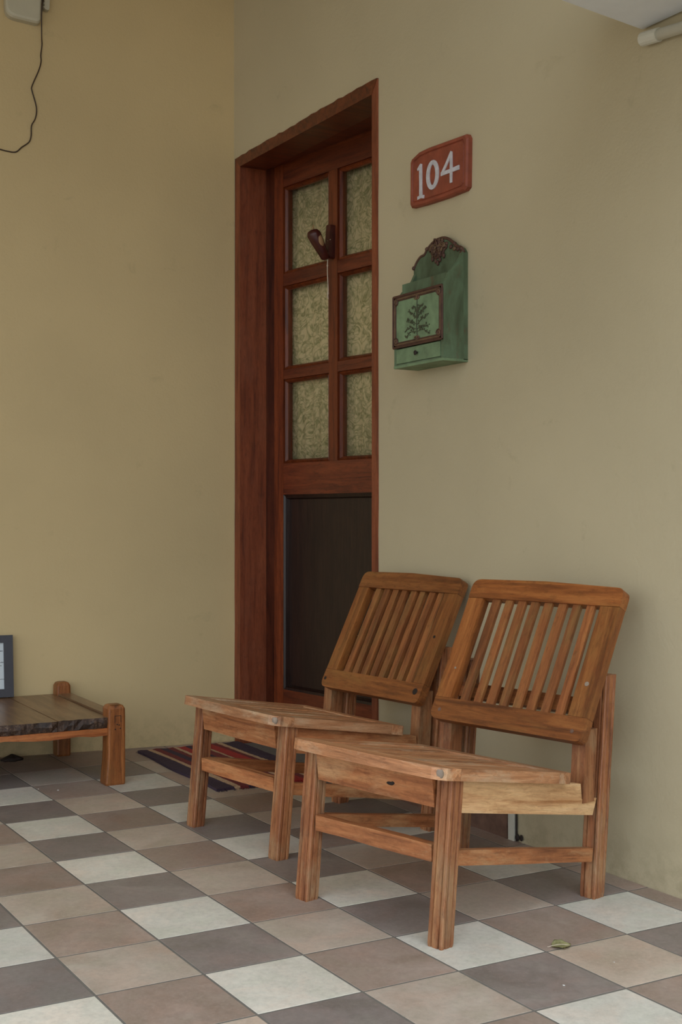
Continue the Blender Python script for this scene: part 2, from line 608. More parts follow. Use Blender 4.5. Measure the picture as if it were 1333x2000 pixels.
T = 0.2
floor = empty('floor', (0, 0, 0), kind='structure')
XMIN, XMAX, YMIN = -6.0, 1.12, -5.4
box('screed', (XMIN, YMIN, -0.10), (WX + 0.26, 1.2, -0.0007), 'grout', floor)
count = 0
far_tiles = {}
tile_mesh = {}
for i in range(-30, 5):
    for j in range(-6, 27):
        x0, x1 = i * T, (i + 1) * T
        y1, y0 = -j * T, -(j + 1) * T
        poly = [(x0, y0), (x1, y0), (x1, y1), (x0, y1)]
        g = 0.0024
        poly = [(x0 + g, y0 + g), (x1 - g, y0 + g), (x1 - g, y1 - g), (x0 + g, y1 - g)]
        poly = clip(poly, lambda p: WX - 0.001 - p[0])
        if len(poly) > 2:
            poly = clip(poly, lambda p: (lwy(p[0]) - 0.001) - p[1])
        if len(poly) < 3:
            continue
        if i % 2 == 0:
            mt = 'tile_beige' if j % 2 == 0 else 'tile_brown'
        else:
            mt = 'tile_dark' if j % 2 == 0 else 'tile_white'
        if i == 4 or j <= -3:
            mt = 'tile_brown'
        near = (-7 <= i <= 4 and -4 <= j <= 13)
        cx, cy = (x0 + x1) / 2, (y0 + y1) / 2
        bm = bmesh.new() if near else far_tiles.setdefault(mt, bmesh.new())
        ox, oy = (cx, cy) if near else (0, 0)
        c0 = Vector((sum(p[0] for p in poly) / len(poly), sum(p[1] for p in poly) / len(poly)))
        inner = []
        for p in poly:
            d = (c0 - Vector(p))
            inner.append((p[0] + math.copysign(0.0007, d.x), p[1] + math.copysign(0.0007, d.y)))
        ring0 = [(p[0] - ox, p[1] - oy, -0.008) for p in poly]
        ring1 = [(p[0] - ox, p[1] - oy, -0.0004) for p in poly]
        ring2 = [(p[0] - ox, p[1] - oy, 0.0) for p in inner]
        loft(bm, [ring0, ring1, ring2])
        if near:
            count += 1
            full = len(poly) == 4 and abs(poly[1][0] - poly[0][0] - (T - 2 * g)) < 1e-6 and abs(poly[2][1] - poly[1][1] - (T - 2 * g)) < 1e-6 and abs(poly[3][1] - poly[2][1]) < 1e-6
            if full and mt in tile_mesh:
                bm.free()
                o = bpy.data.objects.new('tile', tile_mesh[mt])
                COL.objects.link(o)
                o.parent = floor
            else:
                o = link('tile', bm, mt, floor)
                if full:
                    tile_mesh[mt] = o.data
            o.location = (cx, cy, random.uniform(-0.0002, 0.0002))
for mt, bm in far_tiles.items():
    o = link('tile_field', bm, mt, floor)
    o['kind'] = 'stuff'

# unseen ground beyond the veranda, added to bounce warm light in
k = NT('bounce_ground')
v = k.coords(rnd=False)
k.l(k.ramp(k.noise(v, 2.0, 6, 0.7), [(0.35, srgb(104, 94, 66)), (0.6, srgb(140, 122, 96)), (0.75, srgb(160, 142, 116))]), k.b.inputs['Base Color'])
k.b.inputs['Roughness'].default_value = 0.95
gb = bmesh.new()
add_box(gb, (-25, -25, -0.30), (12, 12, -0.14))
g = link('ground', gb, k.m)
g['kind'] = 'structure'

# ---------------------------------------------------------------- setting: walls
HZ = 2.85
DY0, DY1, DZ = -0.353, 0.552, 2.064      # door hole in the right wall
wt = 0.27
bm = bmesh.new()
add_box(bm, (WX, -4.2, -0.05), (WX + wt, DY0, HZ))
add_box(bm, (WX, DY0, DZ), (WX + wt, DY1, HZ))
add_box(bm, (WX, DY1, -0.05), (WX + wt, LY0 + 0.05, HZ))
bmesh.ops.remove_doubles(bm, verts=bm.verts, dist=1e-5)
o = link('wall_right', bm, 'wall_r')
o['kind'] = 'structure'
xl = -6.0  # left wall and roof run on unseen to here, cutting side sky light
n_ = Vector((LS, -1, 0)).normalized()
bm = bmesh.new()
A = (WX + 0.0, LY0)
B = (xl, lwy(xl))
back = 0.25
loft(bm, [[(A[0], A[1], -0.05), (B[0], B[1], -0.05), (B[0], B[1] + back, -0.05), (A[0], A[1] + back, -0.05)],
          [(A[0], A[1], HZ), (B[0], B[1], HZ), (B[0], B[1] + back, HZ), (A[0], A[1] + back, HZ)]])
o = link('wall_left', bm, 'wall_l')
o['kind'] = 'structure'
o = box('unseen_ceiling', (xl, -1.95, HZ), (WX + wt, 1.3, HZ + 0.12), 'roof')  # unseen veranda roof; front edge and left reach set to limit sky light
o['kind'] = 'structure'
# unseen room shell behind the door, added to stop sky light leaking in
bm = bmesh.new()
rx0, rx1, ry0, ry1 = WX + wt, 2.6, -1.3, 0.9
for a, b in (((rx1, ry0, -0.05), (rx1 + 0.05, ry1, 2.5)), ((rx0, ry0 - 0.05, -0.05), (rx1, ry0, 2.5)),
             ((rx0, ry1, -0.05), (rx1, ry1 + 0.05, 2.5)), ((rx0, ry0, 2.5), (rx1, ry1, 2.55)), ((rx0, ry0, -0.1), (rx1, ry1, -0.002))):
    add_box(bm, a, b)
o = link('light_leak_shell', bm, 'dark_in')
o['kind'] = 'structure'

# low soffit beam at the upper right with a drain pipe under it
beam = prism('ceiling_beam', [(WX - 0.008, -1.392), (WX - 0.008, -2.05), (-0.95, -2.25), (-0.95, -1.62)], 2, 1.848, 2.05, 'white_slab', None, None, 0.004)
beam['kind'] = 'structure'
bm = bmesh.new()
add_tube(bm, [(WX - 0.016, -1.412, 1.821), (WX - 0.016, -1.98, 1.756)], 0.0125, 14)
pipe = empty('drain_pipe', (0, 0, 0), label='cream plastic pipe running under the white beam at the upper right', cat='pipe')
link('pipe_run', bm, 'pvc', pipe, smooth=True)
bm = bmesh.new()
add_tube(bm, [(WX - 0.016, -1.400, 1.8224), (WX - 0.016, -1.447, 1.8170)], 0.0150, 14)
link('coupling', bm, 'pvc', pipe, smooth=False)

# ---------------------------------------------------------------- door
door = empty('door_1', (0, 0, 0), kind='structure')
FW = 0.036


def ragged(p0, p1, amp, n, inward):
    out = []
    for q in range(n):
        t = q / n
        e = random.uniform(0, amp) if q else 0
        out.append((p0[0] + (p1[0] - p0[0]) * t + inward[0] * e, p0[1] + (p1[1] - p0[1]) * t + inward[1] * e))
    return out


# casing: (y, z) outlines, brush-edged where the stain meets the plaster
pts = [(DY0 + 0.027, 0.0)] + [(DY0 + 0.027, DZ - FW)] + [(DY0 - 0.001, DZ + 0.002)] + ragged((DY0 - 0.001, DZ), (DY0 - 0.003, 0.0), 0.002, 22, (1, 0)) + [(DY0 - 0.003, 0)]
prism('casing', pts, 0, WX - 0.005, WX + 0.12, 'casing_w', door)
pts = [(DY1 - FW, DZ - FW)] + [(DY0 + 0.027, DZ - FW), (DY0 - 0.001, DZ + 0.003)] + ragged((DY0 - 0.001, DZ + 0.004), (DY1 + 0.0, DZ - 0.002), 0.006, 34, (0, 1)) + [(DY1, DZ)]
prism('head_casing', pts, 0, WX - 0.006, WX + 0.10, 'door_w', door)
pts = [(DY1 - FW, 0.0)] + [(DY1 - FW, DZ - FW + 0.002), (DY1 + 0.003, DZ)] + ragged((DY1, DZ), (DY1 + 0.004, 0.0), 0.003, 24, (1, 0)) + [(DY1 + 0.004, 0)]
prism('casing', pts, 0, WX - 0.005, WX + 0.10, 'casing_w', door)
# reveals (the deep jambs) and soffit
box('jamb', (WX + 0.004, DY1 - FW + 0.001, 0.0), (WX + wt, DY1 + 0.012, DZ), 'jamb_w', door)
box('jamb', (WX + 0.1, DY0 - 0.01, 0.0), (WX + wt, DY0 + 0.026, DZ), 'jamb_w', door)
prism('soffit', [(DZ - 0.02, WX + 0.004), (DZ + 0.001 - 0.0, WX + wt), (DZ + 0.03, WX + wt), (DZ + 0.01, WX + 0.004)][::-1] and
      [(DZ - FW + 0.001, WX + 0.004), (DZ - 0.008, WX + wt), (DZ + 0.02, WX + wt), (DZ + 0.005, WX + 0.004)], 1, DY0, DY1, 'door_w', door)

# leaf: hinged at the left jamb, standing slightly ajar inwards
LM = frame((0.991, 0.523, 0.0), (0.146, -0.989, 0.0), (0.989, 0.146, 0))   # local: x across leaf, y into the room, z = x cross y -> up
TH = 0.042
sA = 0.003
S1, S2, S3, S4, S5 = 0.058, 0.311, 0.356, 0.600, 0.825


def leafbox(name, s0, s1, z0, z1, mat, y0=0.0, y1=TH, bevel=0.0015, parent=door):
    # local z of LM points up or down depending on handedness: use explicit build
    sgn = 1 if LM.col[2][2] > 0 else -1
    za, zb = sorted((z0 * sgn, z1 * sgn))
    return box(name, (s0, y0, za), (s1, y1, zb), mat, parent, LM, bevel)


SG = 1 if LM.col[2][2] > 0 else -1
leafbox('stile', sA, S1, 0.012, 2.052, 'door_wz')
leafbox('stile', S4, S5, 0.012, 2.052, 'door_wz')
leafbox('top_rail', S1 + .0005, S4 - .0005, 1.962, 2.052, 'door_w', 0.0006)
leafbox('lock_rail', S1 + .0005, S4 - .0005, 0.876, 0.986, 'door_w', 0.0006)
leafbox('bottom_rail', S1 + .0005, S4 - .0005, 0.012, 0.188, 'door_w', 0.0006)
leafbox('mullion', S2, S3, 0.9865, 1.9615, 'door_wz', 0.0)
for a, b in ((S1, S2), (S3, S4)):
    leafbox('glazing_bar', a + .0005, b - .0005, 1.612, 1.655, 'door_w', 0.001)
    leafbox('glazing_bar', a + .0005, b - .0005, 1.283, 1.317, 'door_w', 0.001)
    for z0, z1 in ((1.655, 1.962), (1.317, 1.612), (0.986, 1.283)):
        # sloping bead around each pane, one mesh
        w = 0.013
        bm = bmesh.new()
        o_ = [(a, z0), (b, z0), (b, z1), (a, z1)]
        i_ = [(a + w, z0 + w), (b - w, z0 + w), (b - w, z1 - w), (a + w, z1 - w)]
        m_ = [(a + w * .55, z0 + w * .55), (b - w * .55, z0 + w * .55), (b - w * .55, z1 - w * .55), (a + w * .55, z1 - w * .55)]
        rings = [(o_, 0.008), (m_, 0.004), (i_, 0.013), (i_, 0.024), (o_, 0.024)]
        R = [[bm.verts.new((p[0], y, p[1] * SG)) for p in rr] for rr, y in rings]
        for A_, B_ in zip(R, R[1:] + R[:1]):
            for q in range(4):
                bm.faces.new((A_[q], B_[q], B_[(q + 1) % 4], A_[(q + 1) % 4]))
        link('bead', bm, 'door_wz', door, LM)
        gl = leafbox('pane', a + w * .9, b - w * .9, z0 + w * .9, z1 - w * .9, 'glass', 0.0165, 0.0195, 0)
pane_mark = bmesh.new()
for a_, b_ in (((0.522, 0.010, 1.058), (0.534, 0.016, 1.063)), ((0.526, 0.010, 1.063), (0.531, 0.016, 1.078))):
    add_box(pane_mark, (a_[0], a_[1], a_[2] * SG), (b_[0], b_[1], b_[2] * SG))
link('pane_mark', pane_mark, 'black', door, LM)  # small dark L-shaped mark on the right-hand pane
# lower panel with its moulding
leafbox('lower_panel', S1 + .006, S4 - .006, 0.194, 0.870, 'panel_d', 0.016, 0.026, 0)
bm = bmesh.new()
a, b, z0, z1 = S1, S4, 0.188, 0.876
prof = [(0.0, 0.002), (0.008, 0.006), (0.012, 0.004), (0.017, 0.0158), (0.0, 0.0158)]
R = [[bm.verts.new(q) for q in ((a + w, y, (z0 + w) * SG), (b - w, y, (z0 + w) * SG), (b - w, y, (z1 - w) * SG), (a + w, y, (z1 - w) * SG))] for w, y in prof]
for A_, B_ in zip(R, R[1:] + R[:1]):
    for q in range(4):
        bm.faces.new((A_[q], B_[q], B_[(q + 1) % 4], A_[(q + 1) % 4]))
link('panel_moulding', bm, 'panel_d', door, LM)
# curtain behind the panes: hangs from the leaf, softly pleated, behind the glass by a few centimetres
bm = bmesh.new()
nx = 60
rows = (0.93, 2.0)
V = []
for r, zz in enumerate(rows):
    V.append([bm.verts.new((0.02 + (0.80 - 0.02) * q / nx, 0.046 + 0.003 * math.sin(q * 1.9) + 0.002 * math.sin(q * 0.7), zz * SG)) for q in range(nx + 1)])
W_ = []
for r, zz in enumerate(rows):
    W_.append([bm.verts.new((0.02 + (0.80 - 0.02) * q / nx, 0.0475 + 0.003 * math.sin(q * 1.9) + 0.002 * math.sin(q * 0.7), zz * SG)) for q in range(nx + 1)])
for q in range(nx):
    bm.faces.new((V[0][q], V[0][q + 1], V[1][q + 1], V[1][q]))
    bm.faces.new((W_[0][q], W_[1][q], W_[1][q + 1], W_[0][q + 1]))
    bm.faces.new((V[0][q], W_[0][q], W_[0][q + 1], V[0][q + 1]))
    bm.faces.new((V[1][q], V[1][q + 1], W_[1][q + 1], W_[1][q]))
cur = link('curtain', bm, 'curtain', None, LM, smooth=True)
tag(cur, 'pale green leaf-print curtain hanging behind the glass panes of the wooden door', 'curtain')

# wooden knocker on the mullion
kn = empty('door_knocker', (0, 0, 0), label='dark red wooden knocker with a white string hanging on the door mullion', cat='knocker')
kn.matrix_world = LM


def L3(s, out, z):
    return (s, -out, z * SG)


bm = bmesh.new()
prof = rounded([(0.323, 1.662), (0.343, 1.662), (0.345, 1.775), (0.321, 1.775)], [0.006] * 4, 3)
A_ = [bm.verts.new(L3(s, 0.0, z)) for s, z in prof]
B_ = [bm.verts.new(L3(s, 0.02 + 0.01 * (z < 1.68), z)) for s, z in prof]
bm.faces.new(A_)
bm.faces.new(B_[::-1])
for q in range(len(prof)):
    bm.faces.new((A_[q], B_[q], B_[(q + 1) % len(prof)], A_[(q + 1) % len(prof)]))
link('back_plate', bm, 'knock', kn)
# swinging arm: a long rounded block with a hollow, leaning out from its foot
bm = bmesh.new()
rings = []
for t, hw, hd in ((0, .006, .006), (.06, .012, .011), (.3, .015, .012), (.6, .0175, .016), (.85, .0185, .018), (.97, .014, .013), (1.0, .007, .007)):
    out = 0.030 + 0.062 * t
    z = 1.657 + 0.090 * t
    c = Vector(L3(0.334, out, z))
    ax = Vector(L3(0, 0.062, 0.112)).normalized()
    sd = Vector((1, 0, 0))
    nn = ax.cross(sd)
    rings.append([c + sd * math.cos(2 * math.pi * q / 14) * hw * 1.35 + nn * math.sin(2 * math.pi * q / 14) * hd * 1.25 for q in range(14)])
loft(bm, rings)
arm = link('arm', bm, 'knock', kn, smooth=True)
bm = bmesh.new()
add_blob(bm, (0, 0, 0), (0.0075, 0.0105, 0.022), 12)
cc = Vector(L3(0.353, 0.070, 1.714))
mrot = Matrix.Translation(cc) @ Vector((0, 0, 1)).rotation_difference(Vector(L3(0, 0.062, 0.112)).normalized()).to_matrix().to_4x4()
hollow = link('hollow', bm, 'knock_l', arm, mrot, smooth=True)
bm = bmesh.new()
add_tube(bm, smooth_path([L3(0.338, 0.026, 1.675), L3(0.340, 0.030, 1.636), L3(0.337, 0.027, 1.60), L3(0.337, 0.024, 1.556), L3(0.333, 0.022, 1.544)]), 0.0017, 6)
add_blob(bm, L3(0.333, 0.022, 1.546), (0.004, 0.004, 0.006), 6)
add_blob(bm, L3(0.339, 0.029, 1.636), (0.003, 0.003, 0.005), 6)
add_tube(bm, [L3(0.333, 0.022, 1.544), L3(0.340, 0.026, 1.524)], 0.0012, 5)
add_tube(bm, [L3(0.333, 0.022, 1.544), L3(0.328, 0.022, 1.531)], 0.0012, 5)
add_tube(bm, [L3(0.321, 0.022, 1.722), L3(0.334, 0.024, 1.720), L3(0.347, 0.022, 1.723)], 0.0013, 5)
link('string', bm, 'string', kn)['kind'] = 'stuff'
bm = bmesh.new()
add_tube(bm, [L3(0.334, 0.088, 1.742), L3(0.331, 0.083, 1.765)], [0.003, 0.0015], 6)
link('peg', bm, 'knock_l', kn)


# ---------------------------------------------------------------- chairs
def reeded(hx, hy, g=0.0026, b=0.0068):
    """square leg section with a bead at each corner set off by two grooves"""
    q = []
    for sx, sy in ((1, 1), (-1, 1), (-1, -1), (1, -1)):
        c = [(hx, hy - b - 2 * g), (hx - 2.2 * g, hy - b - g), (hx, hy - b), (hx, hy - 0.002), (hx - 0.002, hy),
             (hx - b, hy), (hx - b - g, hy - 2.2 * g), (hx - b - 2 * g, hy)]
        if sx * sy < 0:
            c = c[::-1]
        q += [(x * sx, y * sy) for x, y in c]
    return q


def leg(name, base, top, hx, hy, parent, mat='leg_w', foot=True):
    bm = bmesh.new()
    s = reeded(hx, hy)
    n = 7
    rings = []
    for i in range(n + 1):
        t = i / n
        k_ = 1.0 + random.uniform(-0.012, 0.012)
        if i == 0:
            k_ = 0.94
        x = base[0] + (top[0] - base[0]) * t
        y = base[1] + (top[1] - base[1]) * t
        z = base[2] + (top[2] - base[2]) * (t if i != 1 else 0.02)
        if i == 1:
            x = base[0] + (top[0] - base[0]) * 0.02
        rings.append([(x + px * k_ - base[0], y + py * k_ - base[1], z - base[2]) for px, py in s])
    loft(bm, rings)
    o = link(name, bm, mat, parent)
    o.location = base
    return o


def make_chair(loc, ang, label, lastgap, sl_shift, group, slat_hw=0.0106, slat_t=0.008, bpos=(0.405, 0.338, 0.416), apron='apron_w'):
    ch = empty('low_slatted_chair', loc, rad(ang), label, 'chair', group)
    W = 0.41
    SL = 0.155
    lean = 0.095
    # legs
    for y in (0.0185, W - 0.0185):
        leg('front_leg', (0.0185, y, 0.0), (0.0185 + lean * 0.312, y, 0.314), 0.0172, 0.0185, ch)
    for y in (0.0190, W - 0.0190):
        leg('back_leg', (0.4895, y, 0.0), (0.4895 + lean * 0.463, y, 0.463), 0.0180, 0.0190, ch)

    def zs(d):
        return 0.3395 - SL * (d + 0.014)       # seat top
    ST = 0.0225                                # seat thickness
    sx = Vector((1, 0, -SL)).normalized()
    # side aprons: below the seat, notched at the back for the support block
    for y0 in (0.006, W - 0.028):
        pts = [(0.036, zs(0.036) - ST - 0.0015), (0.036, zs(0.036) - ST - 0.062), (0.474, zs(0.474) - ST - 0.066),
               (0.488, zs(0.488) - ST - 0.03), (0.478, zs(0.478) - ST - 0.030), (0.437, zs(0.437) - ST - 0.034), (0.433, zs(0.433) - ST - 0.0015)]
        # local frame so the grain runs along the board
        m = frame((0.036, 0, zs(0.036) - ST), sx, (0, 1, 0))
        mi = m.inverted()
        q = []
        for d, z in pts:
            p = mi @ Vector((d, 0, z))
            q.append((p.z, p.x))
        bm = bmesh.new()
        add_prism(bm, q, 1, y0, y0 + 0.021)
        link('side_apron', bm, apron, ch, m, 0.0012)
    bar('front_apron', (0.036, 0.043, 0.2845), (0.036, W - 0.043, 0.2845), (1, 0, 0.1), 0.020, 0.064, 'frame_w', ch, 0.0015, 0.0008)
    bar('back_apron', (0.470, 0.043, 0.2045), (0.470, W - 0.043, 0.2045), (1, 0, 0.1), 0.018, 0.045, 'frame_w', ch, 0.0015)
    # stretchers
    bar('front_stretcher', (0.0315, 0.043, 0.167), (0.0315, W - 0.043, 0.163), (1, 0, 0), 0.020, 0.032, 'frame_w', ch, 0.0025, 0.001)
    for y in (0.018, W - 0.018):
        bar('side_stretcher', (0.050, y, 0.160), (0.478, y, 0.0905), (0, 1, 0), 0.018, 0.028, 'frame_w', ch, 0.0025, 0.001)
    # seat frame in its own sloped plane: u along depth, v across
    mS = frame((-0.014, 0, 0.3395), sx, (0, 1, 0))
    o1 = -0.012
    W1 = W - 0.006
    D = 0.398
    fw, bw, sw = 0.058, 0.040, 0.046
    # front rail, bowed and with worn round corners
    front = [(fw, o1)] + [(0.020, o1), (0.006, o1 + 0.006), (0.0, o1 + 0.022)]
    for i in range(1, 10):
        t = i / 10
        front.append((-0.006 * math.sin(math.pi * t), o1 + 0.022 + (W1 - o1 - 0.044) * t))
    front += [(0.0, W1 - 0.022), (0.006, W1 - 0.006), (0.020, W1), (fw, W1)]
    m90 = mS
    def seatpiece(name, pts, mat='seat_w', z0=-ST, z1=0.0, bevel=0.0035):
        # grain along v for cross rails: rotate frame so X runs across
        bm = bmesh.new()
        add_prism(bm, pts, 2, z0, z1)
        return link(name, bm, mat, ch, mS, bevel)
    def seatcross(name, pts, mat='seat_w', z0=-ST, z1=0.0, bevel=0.0035):
        mC = mS @ Matrix.Rotation(math.pi / 2, 4, 'Z')
        bm = bmesh.new()
        add_prism(bm, [(v_, -u_) for u_, v_ in pts], 2, z0, z1)
        return link(name, bm, mat, ch, mC, bevel)
    seatcross('seat_front_rail', front)
    seatcross('seat_back_rail', rounded([(D - bw, o1), (D, o1), (D, W1), (D - bw, W1)], [0, 0.006, 0.006, 0], 3))
    for v0, v1 in ((o1, o1 + sw), (W1 - sw, W1)):
        seatpiece('seat_side_rail', [(fw + 0.0006, v0), (D - bw - 0.0006, v0), (D - bw - 0.0006, v1), (fw + 0.0006, v1)], bevel=0.0025)
    n = 8
    inner0, inner1 = o1 + sw, W1 - sw
    pitch = (inner1 - inner0) / n
    for i in range(n):
        c = inner0 + pitch * (i + 0.5)
        seatpiece('seat_slat', [(fw - 0.002, c - 0.0145), (D - bw + 0.002, c - 0.0145), (D - bw + 0.002, c + 0.0145), (fw - 0.002, c + 0.0145)],
                  z0=-0.018, z1=-0.0025 + random.uniform(-0.001, 0.001), bevel=0.002)
    # bare grey patch on the worn front corner
    # support blocks and the cross batten that carry the backrest
    for y in (0.021, W - 0.021):
        bm = bmesh.new()
        hx, hy = 0.0195, 0.0165
        rr = []
        for zz, dd in ((0.205, 0.4575), (0.355, 0.4690)):
            rr.append([(dd + a_ * hx - 0.457, b_ * hy, zz - 0.2) for a_, b_ in ((-1, -1), (1, -1), (1, 1), (-1, 1))])
        loft(bm, rr)
        o = link('support_block', bm, 'leg_w', ch, None, 0.002)
        o.location = (0.457, y, 0.2)
    ph = 0.476
    bd, bz, BL, BW, bt = bpos[0], bpos[1], 0.350, bpos[2], 0.024
    vx = Vector((math.sin(ph), 0, math.cos(ph)))       # up the backrest
    nb = Vector((math.cos(ph), 0, -math.sin(ph)))      # towards the back
    c = Vector((bd, 0, bz)) + vx * 0.085 + nb * (bt + 0.0105)
    bar('cross_batten', c + Vector((0, 0.044, 0)), c + Vector((0, W - 0.044, 0)), nb, 0.018, 0.034, 'slat_w', ch, 0.002)
    # backrest pieces: local X up the backrest, local Y across (towards the sitter's right = chair +y), local Z = X x Y
    mB = frame(Vector((bd, -0.012, bz)), vx, (0, 1, 0))
    sgn = 1 if (mB.to_3x3() @ Vector((0, 0, 1))).dot(nb) > 0 else -1
    def backpiece(name, pts, mat, y0, y1, cross=False, bevel=0.003):
        bm = bmesh.new()
        t0, t1 = sorted((y0 * sgn, y1 * sgn))
        if cross:
            mC = mB @ Matrix.Rotation(math.pi / 2, 4, 'Z')
            add_prism(bm, [(v_, -u_) for u_, v_ in pts], 2, t0, t1)
            return link(name, bm, mat, ch, mC, bevel)
        add_prism(bm, pts, 2, t0, t1)
        return link(name, bm, mat, ch, mB, bevel)
    bh, th_ = 0.052, 0.047
    stw = 0.044
    lo = [(bh, 0.0), (0.0, 0.0), (0.0, BW), (bh, BW)]
    backpiece('bottom_rail', rounded(lo, [0, 0.016, 0.022, 0], 5), 'back_w', 0, bt, True)
    # top rail very slightly crowned
    hi = [(BL - th_, 0.0), (BL - 0.004, 0.0), (BL + 0.003, BW * 0.5), (BL - 0.0, BW), (BL - th_, BW)]
    backpiece('top_rail', rounded(hi, [0, 0.016, 0.0, 0.026, 0], 5), 'back_w', -0.001, bt + 0.001, True)
    for v0, v1 in ((0.0, stw + 0.004), (BW - stw, BW)):
        backpiece('stile', [(bh + 0.0006, v0), (BL - th_ - 0.0006, v0), (BL - th_ - 0.0006, v1), (bh + 0.0006, v1)], 'back_w', 0.0004, bt - 0.0004)
    a0, a1 = stw + 0.004 + lastgap, BW - stw - 0.018
    n = 8
    for i in range(n):
        c = a0 + (a1 - a0) * (i + 0.5) / n + sl_shift
        hw = slat_hw + random.uniform(-0.0008, 0.0008)
        k1, k2 = random.uniform(-0.0015, 0.0015), random.uniform(-0.0015, 0.0015)
        o = backpiece('slat', [(bh - 0.004, c - hw + k1), (BL - th_ + 0.004, c - hw + k2), (BL - th_ + 0.004, c + hw + k2), (bh - 0.004, c + hw + k1)],
                      'slat_w', 0.004, 0.004 + slat_t, False, 0.0018)
    # knots, nail plugs, bare patches
    def plug(u, v_, r, mat, nm='knot', z=0.0):
        bm = bmesh.new()
        bmesh.ops.create_cone(bm, cap_ends=True, segments=12, radius1=r, radius2=r * 0.9, depth=0.0012)
        p = mB @ Vector((u, v_, z * sgn))
        return link(nm, bm, mat, ch, Matrix.Translation(p) @ vx_rot)
    vx_rot = (mB.to_3x3()).to_4x4()
    return ch, mB, sgn, plug


GRP = None
chair_a, mB, sg, plug = make_chair((0.231, -1.506, 0.0), 11.4, 'low slatted wooden chair in front, nearest the camera and the green leaf', 0.006, 0.0, GRP)
plug(0.125, 0.024, 0.0052, 'worn_grey', z=-0.0004)
plug(0.022, BW_ := 0.392, 0.0045, 'knot' if False else 'board_brown', z=-0.0004)
plug(0.020, 0.026, 0.0045, 'board_brown', z=-0.0004)
plug(0.125, 0.386, 0.0028, 'worn_grey', z=-0.0002)
# dark knot hole in the front apron
bm = bmesh.new()
add_blob(bm, (0, 0, 0), (0.0012, 0.010, 0.0035), 10)
add_blob(bm, (0.0, -0.007, 0.002), (0.0012, 0.005, 0.003), 8)
o = link('knot', bm, 'pothole', chair_a, smooth=True)
o.location = (0.0255, 0.155, 0.279)
tag(o, 'dark knot hole')
bm = bmesh.new()
add_blob(bm, (0, 0, 0), (0.007, 0.010, 0.0115), 12)
o = link('worn_corner', bm, 'worn_grey', chair_a, smooth=True)
o.location = (-0.0055, -0.0010, 0.3270)
tag(o, 'bare grey worn seat corner')

chair_b, mB, sg, plug = make_chair((0.250, -0.845, 0.0), 6.0, 'low slatted wooden chair behind, standing at the door over the striped mat', 0.0, -0.003, GRP, 0.0108, 0.013, (0.419, 0.331, 0.403), 'frame_w')
plug(0.180, 0.026, 0.0040, 'pothole', z=-0.0004)
plug(0.024, 0.392, 0.0050, 'pothole', z=-0.0004)
plug(0.030, 0.022, 0.0090, 'pothole', z=-0.0003)
bm = bmesh.new()
add_blob(bm, (0, 0, 0), (0.007, 0.010, 0.0115), 12)
o = link('worn_corner', bm, 'worn_grey', chair_b, smooth=True)
o.location = (-0.0055, -0.0010, 0.3270)
tag(o, 'bare grey worn seat corner')

# ---------------------------------------------------------------- low bench by the left wall
bn = empty('low_bench', (0.197, 0.096, 0.0), rad(-1.3), 'low wooden plank bench with stubby legs against the left wall', 'bench')
BLEN = 1.02


def bench_leg(x0, y0, x1, y1, H, flare, wave=0.0):
    bm = bmesh.new()
    rings = []
    for z, fl, ins in ((0.0, flare, 0.002), (0.006, flare, 0.0), (0.03, flare * 0.75, 0.0), (0.07, flare * 0.25, 0.0), (0.11, 0.0, 0.0),
                       (H - 0.035, 0.0, 0.0), (H - 0.012, 0.0, 0.0005), (H - 0.003, 0.0, 0.005), (H, 0.0, 0.011)):
        pts = [(x0 - fl + ins, y0 + ins), (x1 - ins, y0 + ins), (x1 - ins, y1 - ins), (x0 - fl + ins, y1 - ins)]
        pts = rounded(pts, [0.006] * 4, 2)
        rings.append([(px - x0, py - y0, z) for px, py in pts])
    loft(bm, rings)
    o = link('leg', bm, 'bench_w', bn)
    o.location = (x0, y0, 0)
    return o


fl_ = bench_leg(0.003, 0.0, 0.058, 0.055, 0.238, 0.008)
# carved square and three pin holes on the face of the right front leg
bm = bmesh.new()
for a, b in (((0.020, -0.0006, 0.205), (0.040, 0.001, 0.2065)), ((0.020, -0.0006, 0.186), (0.0212, 0.001, 0.205)), ((0.0385, -0.0006, 0.186), (0.040, 0.001, 0.205))):
    add_box(bm, a, b)
for x, z in ((0.022, 0.166), (0.038, 0.168), (0.028, 0.180), (0.034, 0.178)):
    add_blob(bm, (x, 0.0, z), (0.0022, 0.001, 0.0022), 8)
o = link('carved_mark', bm, 'pothole', fl_)
o.location = (0.0, 0, 0)
bench_leg(0.004, 0.500, 0.052, 0.550, 0.246, 0.0)
bench_leg(-BLEN, 0.0, -BLEN + 0.055, 0.055, 0.238, 0.0)
bench_leg(-BLEN, 0.500, -BLEN + 0.050, 0.550, 0.246, 0.0)
# rails (front one narrow, slightly uneven underside)
bm = bmesh.new()
n = 22
rings = []
for i in range(n + 1):
    x = -BLEN + 0.05 + (BLEN - 0.046) * i / n
    sag = -0.002 + 0.004 * math.sin(i * 0.35 + 1.0)
    zb = 0.150 + 0.0015 * math.sin(i * 1.7) + (0.003 if i % 5 == 0 else 0) - sag
    zt = 0.1705
    rings.append([(x, 0.008, zb), (x, 0.008, zt), (x, 0.040, zt), (x, 0.040, zb)])
loft(bm, rings)
link('front_rail', bm, 'bench_rail', bn, None, 0.0)
box('back_rail', (-BLEN + 0.05, 0.512, 0.150), (0.006, 0.540, 0.1705), 'bench_rail', bn)
bar('side_rail', (0.030, 0.054, 0.186), (0.030, 0.501, 0.186), (1, 0, 0), 0.044, 0.046, 'bench_top', bn, 0.003)
bar('side_rail', (-BLEN + 0.028, 0.054, 0.186), (-BLEN + 0.028, 0.501, 0.186), (1, 0, 0), 0.044, 0.046, 'bench_top', bn, 0.003)
